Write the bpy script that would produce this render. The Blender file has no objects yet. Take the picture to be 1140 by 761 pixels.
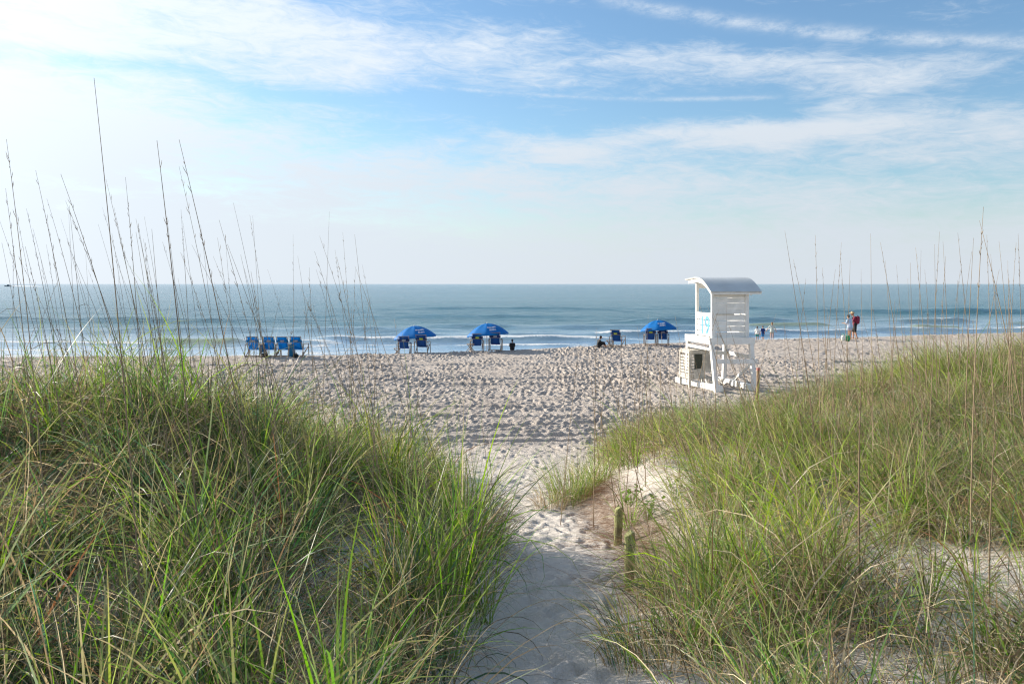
import bpy, bmesh, math, random
import numpy as np
from mathutils import Vector, Matrix
R = math.radians
F = 887.0                     # focal length in photograph pixels
CX, HY = 570.0, 316.0         # principal column, horizon row
CZ = 3.6                      # eye height above the beach
SEA = -1.3
SUN_AZ, SUN_EL = 60.0, 21.0   # degrees left of the view, height

sc = bpy.context.scene
C = sc.collection
# ------------------------------------------------------------------ camera
cd = bpy.data.cameras.new('camera'); cam = bpy.data.objects.new('camera', cd); C.objects.link(cam)
cam.location = (0, 0, CZ); cam.rotation_euler = (R(90), 0, 0)
cd.sensor_width = 36; cd.lens = 36 * F / 1140
cd.shift_y = -(380.5 - HY) / 1140
cd.clip_start = 0.05; cd.clip_end = 200000
sc.camera = cam
sc.view_settings.view_transform = 'Standard'; sc.view_settings.look = 'None'
sc.view_settings.exposure = 0.90; sc.view_settings.gamma = 1
sc.view_settings.use_curve_mapping = False
sc.render.engine = 'CYCLES'
sc.cycles.use_denoising = True
sc.cycles.max_bounces = 6; sc.cycles.diffuse_bounces = 3; sc.cycles.glossy_bounces = 3
sc.cycles.transmission_bounces = 4; sc.cycles.transparent_max_bounces = 6
sc.cycles.use_adaptive_sampling = True; sc.cycles.adaptive_threshold = 0.015
sc.cycles.sample_clamp_indirect = 6
sc.cycles.filter_width = 1.2

# ------------------------------------------------------------------ node helper
class E:
    nt = None
    def __init__(s, k): s.k = k
    @staticmethod
    def m(op, *a, clamp=False):
        n = E.nt.nodes.new('ShaderNodeMath'); n.operation = op; n.use_clamp = clamp
        for i, v in enumerate(a):
            if isinstance(v, E): E.nt.links.new(v.k, n.inputs[i])
            else: n.inputs[i].default_value = v
        return E(n.outputs[0])
    def __add__(s, o): return E.m('ADD', s, o)
    __radd__ = __add__
    def __sub__(s, o): return E.m('SUBTRACT', s, o)
    def __rsub__(s, o): return E.m('SUBTRACT', o, s)
    def __mul__(s, o): return E.m('MULTIPLY', s, o)
    __rmul__ = __mul__
    def __truediv__(s, o): return E.m('DIVIDE', s, o)
    def clamp(s): return E.m('ADD', s, 0.0, clamp=True)
    def pow(s, e): return E.m('POWER', s, e)
    def abs(s): return E.m('ABSOLUTE', s)
def use(nt): E.nt = nt
def link(v, sock):
    if isinstance(v, E): E.nt.links.new(v.k, sock)
    elif hasattr(v, 'is_output'): E.nt.links.new(v, sock)
    else:
        try: sock.default_value = v
        except Exception: sock.default_value = (*v, 1)
def nd(t, ins=None, **pr):
    n = E.nt.nodes.new(t)
    for k, v in pr.items(): setattr(n, k, v)
    for k, v in (ins or {}).items(): link(v, n.inputs[k])
    return n
def sstep(x, a, b):
    n = nd('ShaderNodeMapRange', {'Value': x, 'From Min': a, 'From Max': b}, interpolation_type='SMOOTHSTEP')
    return E(n.outputs[0])
def noise(vec, scale, detail=4, rough=.55, dist=0, out='Fac'):
    return E(nd('ShaderNodeTexNoise', {'Vector': vec, 'Scale': scale, 'Detail': detail, 'Roughness': rough, 'Distortion': dist}).outputs[out])
def vec(x, y, z=0.0):
    return E(nd('ShaderNodeCombineXYZ', {'X': x, 'Y': y, 'Z': z}).outputs[0])
def mixc(f, a, b):
    n = E.nt.nodes.new('ShaderNodeMix'); n.data_type = 'RGBA'
    link(f, n.inputs[0]); link(a, n.inputs[6]); link(b, n.inputs[7])
    return E(n.outputs[2])
def gauss(x, c, w):
    d = (x - c) / w
    return E.m('EXPONENT', (d * d) * -1.0)

# ------------------------------------------------------------------ sky
W = bpy.data.worlds.new('World'); sc.world = W; W.use_nodes = True
nt = W.node_tree; nt.nodes.clear(); use(nt)
def to_az(px): return math.atan((px - CX) / F)
def to_el(px, py): return math.atan((HY - py) / F * math.cos(to_az(px)))
tc = nd('ShaderNodeTexCoord'); D = E(tc.outputs['Generated'])
sx = nd('ShaderNodeSeparateXYZ', {0: D}); dx, dy, dz = [E(sx.outputs[i]) for i in range(3)]
az = E.m('ARCTAN2', dx, dy); el = E.m('ARCSINE', dz)
sky = nd('ShaderNodeTexSky', sky_type='NISHITA'); sky.sun_disc = False
sky.sun_elevation = R(SUN_EL); sky.sun_rotation = R(-SUN_AZ)
sky.altitude = 0; sky.air_density = 1.15; sky.dust_density = 0.6; sky.ozone_density = 2.2
# slow warp so nothing is ruler straight
w1 = noise(vec(az * 2.2, el * 5.0, 3.1), 1.6, 3) - .5
w2 = noise(vec(az * 2.0, el * 4.0, 9.7), 1.9, 3) - .5
A = az + w1 * .16; L = el + w2 * .07
def blob(px, py, wx, wy, tilt=0.0):          # soft elongated patch at a sky direction; widths in photograph pixels
    a0, e0 = to_az(px), to_el(px, py); a = A - a0; e = L - e0 - a * tilt
    q = (a / (wx / F)) * (a / (wx / F)) + (e / (wy / F)) * (e / (wy / F))
    return E.m('EXPONENT', q * -1.0)
fine = noise(vec(az * 3.0 + el * 5.0, el * 14.0 - az * 1.2, 0.3), 2.3, 9, .62, .4)
wisp = noise(vec(az * 6.0 - el * 6.0, el * 24.0 + az * 3.0, 5.0), 3.4, 12, .70, 1.3)
big = noise(vec(az * 1.6, el * 6.0, 1.0), 1.7, 5, .55, .3)
veil = sstep(el, .30, .05) * .50 + sstep(el, .12, .0) * .35 + .20
left = sstep(az, .05, -.60) * .42
hz = sstep(el, .0, .13) * .85 + .15
dens = veil + left + ((fine - .5) * 1.5 + (wisp - .5) * 1.15 + (big - .5) * .4) * hz
for (x, y, a, b, t, k) in [
        (600, 118, 260, 26, -.02, .55), (860, 125, 110, 24, 0, .38), (760, 22, 240, 22, -.06, .62), (1070, 55, 150, 20, -.05, .45),
        (900, 192, 190, 16, 0, .34), (1110, 110, 120, 20, -.1, .34), (440, 150, 140, 14, 0, .30), (330, 96, 150, 9, 0, .34), (170, 205, 170, 12, .02, .22), (90, 75, 90, 9, -.05, .22),
        (560, 250, 90, 20, 0, .12)]:
    dens = dens - blob(x, y, a, b, t) * k
for (x, y, a, b, t, k) in [
        (180, 25, 260, 40, -.05, .40), (480, 45, 190, 28, -.10, .30), (720, 66, 170, 20, -.05, .28), (970, 85, 150, 28, -.05, .50), (940, 130, 70, 26, .2, .5), (60, 130, 130, 60, 0, .3),
        (800, 160, 360, 13, -.03, .55), (560, 205, 420, 16, .03, .22), (1080, 175, 110, 9, 0, .25)]:
    dens = dens + blob(x, y, a, b, t) * k
dens = sstep(dens, .0, 1.12)
def trail(x0, y0, x1, y1, w, k):
    a0, e0, a1, e1 = to_az(x0), to_el(x0, y0), to_az(x1), to_el(x1, y1)
    s = (e1 - e0) / (a1 - a0)
    aa = az - a0
    bow = aa * (az - a1) * .06
    d = (el - e0 - aa * s - bow + (wisp - .5) * .006) / (w / F)
    m = sstep(az, a0 - .02, a0 + .10) * sstep(az, a1 + .02, a1 - .08)
    return E.m('EXPONENT', d * d * -1.0) * m * k * sstep(noise(vec(az * 14.0, el * 30.0, k * 9.0), 2.0, 6, .7), .25, .75)
tr = trail(340, 76, 890, 107, 2.2, .62) + trail(640, -8, 1220, 48, 6.5, .75) + trail(1020, 104, 1200, 137, 4.5, .55) + trail(900, 168, 1180, 184, 3.5, .4)
dens = E.m('MAXIMUM', dens, (tr * (.5 + wisp)).clamp())
# clouds are brighter towards the sun
sd = Vector((-math.sin(R(SUN_AZ)) * math.cos(R(SUN_EL)), math.cos(R(SUN_AZ)) * math.cos(R(SUN_EL)), math.sin(R(SUN_EL))))
dt = E(nd('ShaderNodeVectorMath', {0: D, 1: tuple(sd)}, operation='DOT_PRODUCT').outputs['Value'])
glow = E.m('MAXIMUM', dt, 0.0)
cb = 4.1 + glow.pow(2.0) * 1.05 + glow.pow(12.0) * 3.0 + sstep(el, .10, .30) * .5
cc = nd('ShaderNodeVectorMath', {0: (.90, .985, 1.08), 1: vec(cb, cb, cb)}, operation='MULTIPLY')
skyc = nd('ShaderNodeMix', data_type='RGBA'); skyc.blend_type = 'MULTIPLY'; link(1.0, skyc.inputs[0]); link(sky.outputs[0], skyc.inputs[6]); link((.70, .83, .93, 1), skyc.inputs[7])
col = mixc(dens * .98, E(skyc.outputs[2]), E(cc.outputs[0]))
bg = nd('ShaderNodeBackground', {'Color': col, 'Strength': 0.10})
out = nd('ShaderNodeOutputWorld', {'Surface': bg.outputs[0]})
W.cycles.sampling_method = 'MANUAL'; W.cycles.sample_map_resolution = 1024

# ------------------------------------------------------------------ sun
sl = bpy.data.lights.new('sun', 'SUN'); so = bpy.data.objects.new('sun', sl); C.objects.link(so)
sl.energy = 4.8; sl.angle = R(0.6); sl.color = (1, .90, .76)
so.rotation_euler = (-sd).to_track_quat('-Z', 'Y').to_euler()
so.location = (-20, 20, 30)

# ------------------------------------------------------------------ materials
def mat(name):
    m = bpy.data.materials.new(name); m.use_nodes = True; m.node_tree.nodes.clear(); use(m.node_tree); return m
def finish(m, surf):
    nd('ShaderNodeOutputMaterial', {'Surface': surf}); return m
def principled(**k):
    n = nd('ShaderNodeBsdfPrincipled')
    for a, v in k.items(): link(v, n.inputs[a.replace('_', ' ')])
    return n
def bump(h, dist, strength=1.0, normal=None):
    ins = {'Height': h, 'Distance': dist, 'Strength': strength}
    n = nd('ShaderNodeBump', ins)
    if normal is not None: link(normal, n.inputs['Normal'])
    return n.outputs[0]
def simple(name, c, rough=.6, var=.15, scale=6.0, bd=0.0, transl=0.0, spec=.4, metal=0.0, c2=None):
    m = mat(name); o = E(nd('ShaderNodeTexCoord').outputs['Object'])
    n = noise(o, scale, 5, .6)
    ca = tuple(v * (1 - var) for v in c); cb_ = tuple(min(1, v * (1 + var)) for v in (c2 or c))
    col = mixc(sstep(n, .3, .7), ca + (1,), cb_ + (1,))
    p = principled(Base_Color=col, Roughness=rough, Metallic=metal)
    link(spec, p.inputs['Specular IOR Level'])
    if bd: link(bump(noise(o, scale * 5, 4), bd, .6), p.inputs['Normal'])
    s = p.outputs[0]
    if transl:
        t = nd('ShaderNodeBsdfTranslucent', {'Color': col})
        s = nd('ShaderNodeMixShader', {0: transl, 1: s, 2: t.outputs[0]}).outputs[0]
    return finish(m, s)

def sand_material():
    m = mat('sand'); g = nd('ShaderNodeNewGeometry'); P = E(g.outputs['Position'])
    big = noise(P, .35, 4, .55); mid = noise(P, 3.0, 5, .6); fn = noise(P, 60, 3, .7); sp = noise(P, 26, 2, .5)
    col = mixc(sstep(big * .5 + mid * .5, .35, .65), (.42, .365, .32, 1), (.53, .475, .425, 1))
    sy = E(nd('ShaderNodeSeparateXYZ', {0: P}).outputs[1])
    white = sstep(sy + (big - .5) * 6.0, 19.0, 11.0)
    col = mixc(white * .85, col, (.74, .69, .63, 1))
    col = mixc(sstep(fn, .2, .8) * .30, col, (.58, .52, .455, 1))
    col = mixc(sstep(sp, .70, .76) * .55, col, (.20, .16, .12, 1))         # bits of shell and weed
    at = E(nd('ShaderNodeAttribute', attribute_name='litter_shade').outputs['Fac'])
    dark_mix = sstep(noise(P, 11, 7, .8, 1.4) + at * .32, .54, .84) * at
    col = mixc(dark_mix * .8, col, (.20, .13, .08, 1))  # brown plant debris; on the left dune also shade painted into the sand
    p = principled(Base_Color=col, Roughness=.95); link(.15, p.inputs['Specular IOR Level'])
    link(bump(noise(P, 38, 5, .7) * .25 + noise(P, 7.5, 5, .6, .6) * (1.0 - white * .72), .15, .9), p.inputs['Normal'])
    return finish(m, p.outputs[0])
M_SAND = sand_material()

def sea_material(near):
    m = mat('surf water' if near else 'sea water'); g = nd('ShaderNodeNewGeometry'); P = E(g.outputs['Position'])
    s = nd('ShaderNodeSeparateXYZ', {0: P}); x, y = E(s.outputs[0]), E(s.outputs[1])
    q = vec(x * .35, y, 0.0)
    chop = noise(q, 1.1, 6, .62, .3); swell = noise(vec(x * .03, y * .16, 2.0), 1.0, 3, .5)
    rip = noise(vec(x * .8, y * 1.0, 1.0), 3.2, 4, .6)
    h = chop * .55 + swell * 1.6 + rip * .10
    nrm = bump(h, .50, 1.0)
    deep = sstep(noise(vec(x * .004, y * .02, 0.0), 1.0, 4, .6), .35, .65)
    if near:
        shal0 = E(nd('ShaderNodeAttribute', attribute_name='shallow').outputs['Fac'])
        nrm = bump(h, .50 * (1.0 - shal0.clamp() * .82), 1.0)
    body = mixc(deep, (.06, .145, .170, 1), (.075, .175, .20, 1))
    fr = E(nd('ShaderNodeFresnel', {'IOR': 1.33, 'Normal': nrm}).outputs[0])
    if near:
        shal = E(nd('ShaderNodeAttribute', attribute_name='shallow').outputs['Fac'])
        crest = E(nd('ShaderNodeAttribute', attribute_name='crest').outputs['Fac'])
        foam = E(nd('ShaderNodeAttribute', attribute_name='foam').outputs['Fac'])
        body = mixc((shal * .8).clamp(), body, (.30, .40, .43, 1))
        body = mixc(crest, body, (.30, .33, .17, 1))  # yellow-green of light passing through the wave, put into the crest colour
    dif = nd('ShaderNodeBsdfDiffuse', {'Color': body, 'Normal': nrm})
    ro = .16
    gl = nd('ShaderNodeBsdfGlossy', {'Color': (.92, .96, 1, 1), 'Roughness': ro, 'Normal': nrm})
    f = (fr * .86).clamp()
    if near: f = (fr * (.80 + shal * .25) + shal * .36).clamp() * (1.0 - crest * .8)
    wtr = nd('ShaderNodeMixShader', {0: f, 1: dif.outputs[0], 2: gl.outputs[0]}).outputs[0]
    if near:
        fn = noise(vec(x * .55, y * .9, 0.0), 1.3, 8, .72, .6)
        fine_ = noise(vec(x, y, 4.0), 5.0, 5, .7)
        mk = sstep(foam * 1.25 + (fn - .5) * 1.5 + (fine_ - .5) * .5, .52, .82)
        fb = nd('ShaderNodeBsdfDiffuse', {'Color': (.80, .83, .84, 1), 'Normal': bump(fine_ + fn, .25)})
        wtr = nd('ShaderNodeMixShader', {0: mk, 1: wtr, 2: fb.outputs[0]}).outputs[0]
    return finish(m, wtr)

def grass_material(name, tr=.42, rough=.45, spec=.35):
    m = mat(name)
    c = E(nd('ShaderNodeAttribute', attribute_name='Col').outputs['Color'])
    p = principled(Base_Color=c, Roughness=rough); link(spec, p.inputs['Specular IOR Level'])
    hs = nd('ShaderNodeHueSaturation', {'Saturation': 1.15, 'Value': 1.35, 'Color': c})
    t = nd('ShaderNodeBsdfTranslucent', {'Color': hs.outputs[0]})
    return finish(m, nd('ShaderNodeMixShader', {0: tr, 1: p.outputs[0], 2: t.outputs[0]}).outputs[0])
M_GRASS = grass_material('grass blades', .46)
M_DRY = grass_material('dry stems', .12, .6, .2)

# ------------------------------------------------------------------ noise and terrain in numpy
def vnoise(x, y, scale, seed):
    rs = np.random.RandomState(seed); T = rs.rand(256, 256)
    x = np.asarray(x, float) / scale + 1000.5; y = np.asarray(y, float) / scale + 1000.5
    xi = np.floor(x).astype(int); yi = np.floor(y).astype(int); fx = x - xi; fy = y - yi
    fx = fx * fx * (3 - 2 * fx); fy = fy * fy * (3 - 2 * fy)
    a = T[xi % 256, yi % 256]; b = T[(xi + 1) % 256, yi % 256]; c = T[xi % 256, (yi + 1) % 256]; d = T[(xi + 1) % 256, (yi + 1) % 256]
    return (a * (1 - fx) + b * fx) * (1 - fy) + (c * (1 - fx) + d * fx) * fy - .5
def fbm(x, y, scale, seed, n=4, g=.5):
    s = 0; a = 1
    for i in range(n):
        s = s + vnoise(x, y, scale / 2 ** i, seed + i) * a; a *= g
    return s
def ss(x, a, b):
    t = np.clip((x - a) / (b - a), 0, 1); return t * t * (3 - 2 * t)
PY = [0, 3, 4, 6.2, 8, 10.4, 14, 17, 20, 30]
PZ = [2.1, 1.82, 1.64, 1.2, .98, .72, .35, .13, 0, 0]
LE = ([-5, 3, 4, 6, 8, 10, 12, 14, 16, 18, 21], [-.22, -.12, -.05, .08, .0, -.38, -.85, -1.4, -2.1, -3.0, -4.8])
RE = ([-5, 3, 4, 6.2, 8, 9, 10.4, 12, 14, 16, 18, 21], [.35, .45, .56, .92, 1.08, .98, .80, .95, 1.3, 2.0, 3.0, 4.5])
LC = ([-5, 3, 4.5, 6.2, 7.4, 8.6, 10, 12, 14, 16, 18, 20], [1.95, 1.86, 2.02, 2.20, 2.04, 1.55, 1.10, .72, .48, .25, .05, 0])
RC = ([-5, 3, 6, 8, 10, 12, 14, 16, 18, 20.5], [2.1, 1.85, 1.62, 1.5, 1.42, 1.2, .85, .5, .2, 0])
BX = [-200, -60, -25, -13, -5.5, 1.5, 6.6, 16.5, 26, 38, 80, 250]
BY = [33, 37, 38.9, 39.6, 41, 43, 46.6, 51.8, 54.5, 59, 74, 120]
def berm(x): return np.interp(x, BX, BY)
def ground0(x, y):
    x = np.asarray(x, float); y = np.asarray(y, float)
    p = np.interp(y, PY, PZ)
    wob = fbm(x, y, 1.6, 5, 2) * .25
    el_ = np.interp(y, *LE) + wob; er = np.interp(y, *RE) + wob
    yl = y - .12 * np.maximum(0, -x - 2)
    hl = np.interp(yl, *LC) + .10 * np.clip(-x - 2.5, 0, 4) * ss(y, 12, 6)
    tl = np.clip((el_ - x) / 2.8, 0, 1); tl = 1 - (1 - tl) ** 1.2
    zl = p + (np.maximum(hl - p, 0)) * tl
    yr = y - .42 * np.maximum(0, x - 2.5)
    hr = np.interp(yr, *RC) + .118 * np.clip(x - 3, 0, 12) * ss(yr, 19, 12)
    tr_ = np.clip((x - er) / 1.5, 0, 1); tr_ = 1 - (1 - tr_) ** 1.8
    zr = p + (np.maximum(hr - p, 0)) * tr_
    z = np.where(x < el_, zl, np.where(x > er, zr, p))
    dune = np.clip(z - p, 0, 1) 
    z = z + fbm(x, y, 1.9, 21, 4) * .34 * np.minimum(dune * 1.6, 1)
    z = z + fbm(x, y, 9, 31, 3) * .10
    # shallow dish along the walked path
    yb = berm(x) + fbm(x, y * 0, 6, 77, 3) * 1.2
    z = z - np.clip(y - yb, 0, 60) * .13 + .06 * np.exp(-((y - yb + .6) / 1.2) ** 2)
    return np.maximum(z, -4.0)
def axis(segs):
    out_ = []
    for a, b, s in segs:
        out_.append(np.arange(a, b, s))
    return np.concatenate(out_ + [np.array([segs[-1][1]])])
gx = axis([(-400, -100, 20), (-100, -44, 3), (-44, -28, .25), (-28, -12, .11), (-12, -4, .06), (-4, 6, .032), (6, 14, .06), (14, 32, .11), (32, 48, .25), (48, 100, 3), (100, 400, 20)])
gy = axis([(-80, -10, 6), (-10, 2.4, .5), (2.4, 12, .034), (12, 26, .055), (26, 46, .085), (46, 62, .15), (62, 100, 2), (100, 220, 12)])
XX, YY = np.meshgrid(gx, gy)
ZZ = ground0(XX, YY)
ZZ += fbm(XX, YY, .5, 51, 3) * (.022 + .02 * ss(YY, 12, 22)) * ((YY > 2) & (YY < 60))
rng = np.random.RandomState(4)
def dent(cx, cy, ang, ln, wd, dep, rim=.35):
    r = max(ln, wd) * 2.4
    i0, i1 = np.searchsorted(gx, (cx - r, cx + r)); j0, j1 = np.searchsorted(gy, (cy - r, cy + r))
    if i1 - i0 < 2 or j1 - j0 < 2: return
    X_ = XX[j0:j1, i0:i1] - cx; Y_ = YY[j0:j1, i0:i1] - cy
    c, s = math.cos(ang), math.sin(ang)
    u = (X_ * c + Y_ * s) / ln; v = (-X_ * s + Y_ * c) / wd
    q = u * u + v * v
    ZZ[j0:j1, i0:i1] += -dep * np.exp(-q * 1.3) + dep * rim * np.exp(-(np.sqrt(q) - 1.45) ** 2 * 3.5)
# trampled beach
_a, _b = np.meshgrid((np.arange(256)) / 3.0, (np.arange(256)) / 3.0)
PT = np.clip(fbm(_a, _b, 3.2, 640, 4) * 1.0 + .6, 0, 1)
for k in range(62000):
    y = 15 + 45 * rng.rand() ** .68; x = rng.uniform(-.68, .70) * y + rng.randn()
    if y > berm(x) - .3: continue
    a = rng.rand() * 6.28 if rng.rand() < .6 else 1.57 + rng.randn() * .4
    pk = .35 + 1.5 * min(max(PT[int(y * 3) % 256, int(x * 3 + 300) % 256], 0), 1)
    if rng.rand() > .35 + pk * .6: continue
    dent(x, y, a, rng.uniform(.09, .17), rng.uniform(.05, .09), rng.uniform(.015, .05) * (1.2 if y > 24 else .9) * pk)
# footprints down the path
for k in range(850):
    y = 2.6 + 15 * rng.rand(); l, r = np.interp(y, *LE), np.interp(y, *RE)
    x = rng.uniform(l + .02, r - .02)
    dent(x, y, 1.57 + rng.randn() * .45, rng.uniform(.09, .14), rng.uniform(.04, .06), rng.uniform(.010, .025), .4)
# tyre tracks across the beach
def track(y0, slope, x0, x1, curve=0.0, w=.16, dep=.05, lug=.22):
    yc = y0 + slope * XX + curve * XX * XX
    d = (YY - yc)
    m = ss(XX, x0, x0 + 3) * (1 - ss(XX, x1 - 3, x1)) * (np.abs(d) < .6)
    groove = np.exp(-(d / w) ** 4)
    lugs = np.sin((XX + d * .6) * 6.283 / lug) 
    zz = -dep * groove + dep * .5 * np.exp(-((np.abs(d) - w * 1.5) / .08) ** 2) + .035 * lugs * groove * (np.abs(XX) < 12)
    flat = fbm(XX, YY, .5, 51, 3) * .03 * groove
    return m * (zz - flat)
for a in [(17.6, .10, -14, 9), (19.3, .10, -14, 9), (18.3, .18, -12, 8), (20.1, .18, -12, 8), (21.6, -.10, -16, 8), (23.3, -.10, -16, 8), (28.6, .02, -30, 30), (30.4, .02, -30, 30), (35.5, .05, -30, 30)]:
    ZZ += track(a[0], a[1], a[2], a[3], dep=.10 if a[0] < 25 else .09, w=.17 if a[0] < 25 else .22)
def ground(x, y):      # height read back from the finished sheet
    i = int(np.clip(np.searchsorted(gx, x), 1, len(gx) - 1)); j = int(np.clip(np.searchsorted(gy, y), 1, len(gy) - 1))
    tx = (x - gx[i - 1]) / (gx[i] - gx[i - 1]); ty = (y - gy[j - 1]) / (gy[j] - gy[j - 1])
    return float((ZZ[j - 1, i - 1] * (1 - tx) + ZZ[j - 1, i] * tx) * (1 - ty) + (ZZ[j, i - 1] * (1 - tx) + ZZ[j, i] * tx) * ty)
def link_mesh(name, co, faces, material, attrs=None, smooth=True, parent=None):
    me = bpy.data.meshes.new(name)
    n = len(co); k = faces.shape[1]; f = len(faces)
    me.vertices.add(n); me.vertices.foreach_set('co', np.ascontiguousarray(co, np.float32).ravel())
    me.loops.add(f * k); me.loops.foreach_set('vertex_index', np.ascontiguousarray(faces, np.int32).ravel())
    me.polygons.add(f); me.polygons.foreach_set('loop_start', np.arange(0, f * k, k, dtype=np.int32))
    me.polygons.foreach_set('use_smooth', np.full(f, smooth, bool))
    me.update(calc_edges=True)
    for nm, (ty, arr) in (attrs or {}).items():
        at = me.attributes.new(nm, ty, 'POINT')
        at.data.foreach_set('value' if ty == 'FLOAT' else 'color', np.ascontiguousarray(arr, np.float32).ravel())
    me.materials.append(material)
    o = bpy.data.objects.new(name, me); C.objects.link(o)
    if parent: o.parent = parent
    return o
def grid_faces(nx, ny):
    i, j = np.meshgrid(np.arange(nx - 1), np.arange(ny - 1)); a = (j * nx + i).ravel()
    return np.stack([a, a + 1, a + nx + 1, a + nx], 1)
LITTER_SHADE = np.exp(-((XX - np.interp(YY, *RE) - .25) / .5) ** 2) * ss(YY, 4.5, 6) * (1 - ss(YY, 11, 13))
LITTER_SHADE = np.maximum(LITTER_SHADE, np.clip((ZZ - np.interp(YY, PY, PZ) - .25) * 1.5, 0, .6) * (YY < 22) * (XX > 0))
LITTER_SHADE = np.maximum(LITTER_SHADE, np.clip((ZZ - np.interp(YY, PY, PZ) - .2) * 2, 0, .9) * (YY < 22) * (XX < 0))  # left dune: heavier debris, doubling as painted shade between the tufts
o = link_mesh('sand_ground', np.stack([XX, YY, ZZ], -1).reshape(-1, 3), grid_faces(len(gx), len(gy)), M_SAND, {'litter_shade': ('FLOAT', LITTER_SHADE.ravel())})
o['kind'] = 'structure'

# ------------------------------------------------------------------ sea
sxs = axis([(-190, -70, 1.0), (-70, 110, .5), (110, 200, 1.0)]); sys_ = axis([(30, 110, .22), (110, 160, .5), (160, 240, 1.2)])
SX, SY = np.meshgrid(sxs, sys_)
SZ = np.zeros_like(SX); FO = np.zeros_like(SX); CR = np.zeros_like(SX)
yb = berm(SX)
fade = 1 - ss(SY, 170, 235)
SZ += (fbm(SX * .4, SY, 2.2, 90, 4) * .16 + fbm(SX * .25, SY, 7, 95, 3) * .22) * fade
def wave(ypx_l, xl, xr, h, wf, wb, foam, crest, off=0.0, seed=0, tilt=0.0):
    """a swell line lying where row ypx meets the water, over columns xl..xr, tapering at both ends"""
    d0 = (CZ - SEA) * F / (ypx_l - HY)
    X0, X1 = (xl - CX) / F * d0, (xr - CX) / F * d0
    yc = d0 + tilt * (SX - (X0 + X1) / 2) + fbm(SX, SX * 0, 14, 300 + seed, 3) * 2.2
    t = (X1 - X0) * .22
    m = ss(SX, X0 - t * .4, X0 + t) * (1 - ss(SX, X1 - t, X1 + t * .4)) * (.75 + .6 * fbm(SX, SX * 0, 9, 400 + seed, 3))
    d = SY - yc
    prof = np.where(d < 0, np.exp(-(d / wf) ** 2), np.exp(-(d / wb) ** 2))
    global SZ, FO, CR
    SZ = SZ + h * m * prof
    nz = fbm(SX, SY, 3.0, 500 + seed, 3)
    FO = np.maximum(FO, foam * 1.25 * m * (np.exp(-((d - wf * .1) / (wf * .75)) ** 2)) * (1 + nz * .8))
    if foam > .3: FO = np.maximum(FO, foam * .50 * m * np.exp(-((d + wf * 4.2) / (wf * 2.2)) ** 2) * (1 + nz * 1.6))
    CR = np.maximum(CR, np.clip(crest * .80 * np.clip(m * 1.6, 0, 1) * np.exp(-((d + wf * .5) / (wf * .8)) ** 2), 0, 1))
wave(385.5, -150, 190, .60, 1.0, 2.4, 1.2, .0, seed=1)
wave(384.0, 150, 276, .75, 1.0, 2.4, .2, .95, seed=2)
wave(384.0, 250, 390, .50, .8, 2.4, .8, .0, seed=3)
wave(381.0, 320, 730, .70, 1.0, 2.6, 1.35, .0, seed=4)
wave(376.5, 380, 640, .25, 1.0, 2.0, .55, .0, seed=24)
wave(386, 300, 700, .14, .7, 2.0, .7, .0, seed=25)
wave(389, 60, 560, .10, .6, 2.0, .55, .0, seed=5)
wave(369, -150, 560, .62, 1.5, 3.6, .0, .0, seed=6)
wave(365, 430, 830, .60, 1.5, 3.6, .1, .0, seed=7)
wave(374, 640, 870, .60, 1.0, 2.6, .75, .0, seed=8)
wave(371.5, 830, 980, .70, 1.0, 2.6, .95, .0, seed=9)
wave(363, 820, 930, .62, 1.2, 3.0, .12, .8, seed=10)
wave(358.5, 700, 900, .85, 1.6, 3.6, .0, .0, seed=11)
wave(358.5, 960, 1090, .80, 1.3, 3.4, .6, .15, seed=12)
wave(366, 1010, 1075, .65, 1.1, 3.0, .25, .8, seed=13)
wave(369, 940, 1200, .60, 1.0, 2.8, .7, .1, seed=14)
wave(361, 1090, 1300, .65, 1.3, 3.0, .3, .5, seed=15)
wave(349, 820, 1320, .95, 2.2, 5.0, .05, .0, seed=16)
wave(353, 300, 760, .45, 2.2, 5.0, .0, .0, seed=17)
wave(358, -200, 380, .70, 2.0, 4.5, .0, .0, seed=18)
wave(344, 350, 1000, .5, 3.0, 6.0, .0, .0, seed=19)
wave(375, 900, 1250, .25, .8, 2.2, .7, .0, seed=20)
wave(374, 380, 700, .30, 1.0, 2.4, .18, .0, seed=21)
SHW = np.clip(1.25 - (SY - yb) / 46, 0, 1) ** 1.2
sw = np.exp(-((SY - yb - 13.5) / 5) ** 2) * (.38 + fbm(SX * .5, SY, 5, 88, 4) * 1.2)
FO = np.maximum(FO, sw)
o = link_mesh('surf_water', np.stack([SX, SY, SZ + SEA], -1).reshape(-1, 3), grid_faces(len(sxs), len(sys_)), sea_material(True),
              {'foam': ('FLOAT', FO.ravel()), 'crest': ('FLOAT', CR.ravel()), 'shallow': ('FLOAT', SHW.ravel())})
o['kind'] = 'structure'
B = 90000
co = np.array([(-B, 240, SEA), (B, 240, SEA), (B, B, SEA), (-B, B, SEA), (-B, 30, SEA), (-190, 30, SEA), (-190, 240, SEA), (200, 30, SEA), (B, 30, SEA), (200, 240, SEA)], float)
me = bpy.data.meshes.new('sea'); me.from_pydata([tuple(v) for v in co], [], [(0, 6, 9, 1, 2, 3), (4, 5, 6, 0), (7, 8, 1, 9)]); me.materials.append(sea_material(False))
o = bpy.data.objects.new('sea', me); C.objects.link(o); o['kind'] = 'structure'

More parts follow.
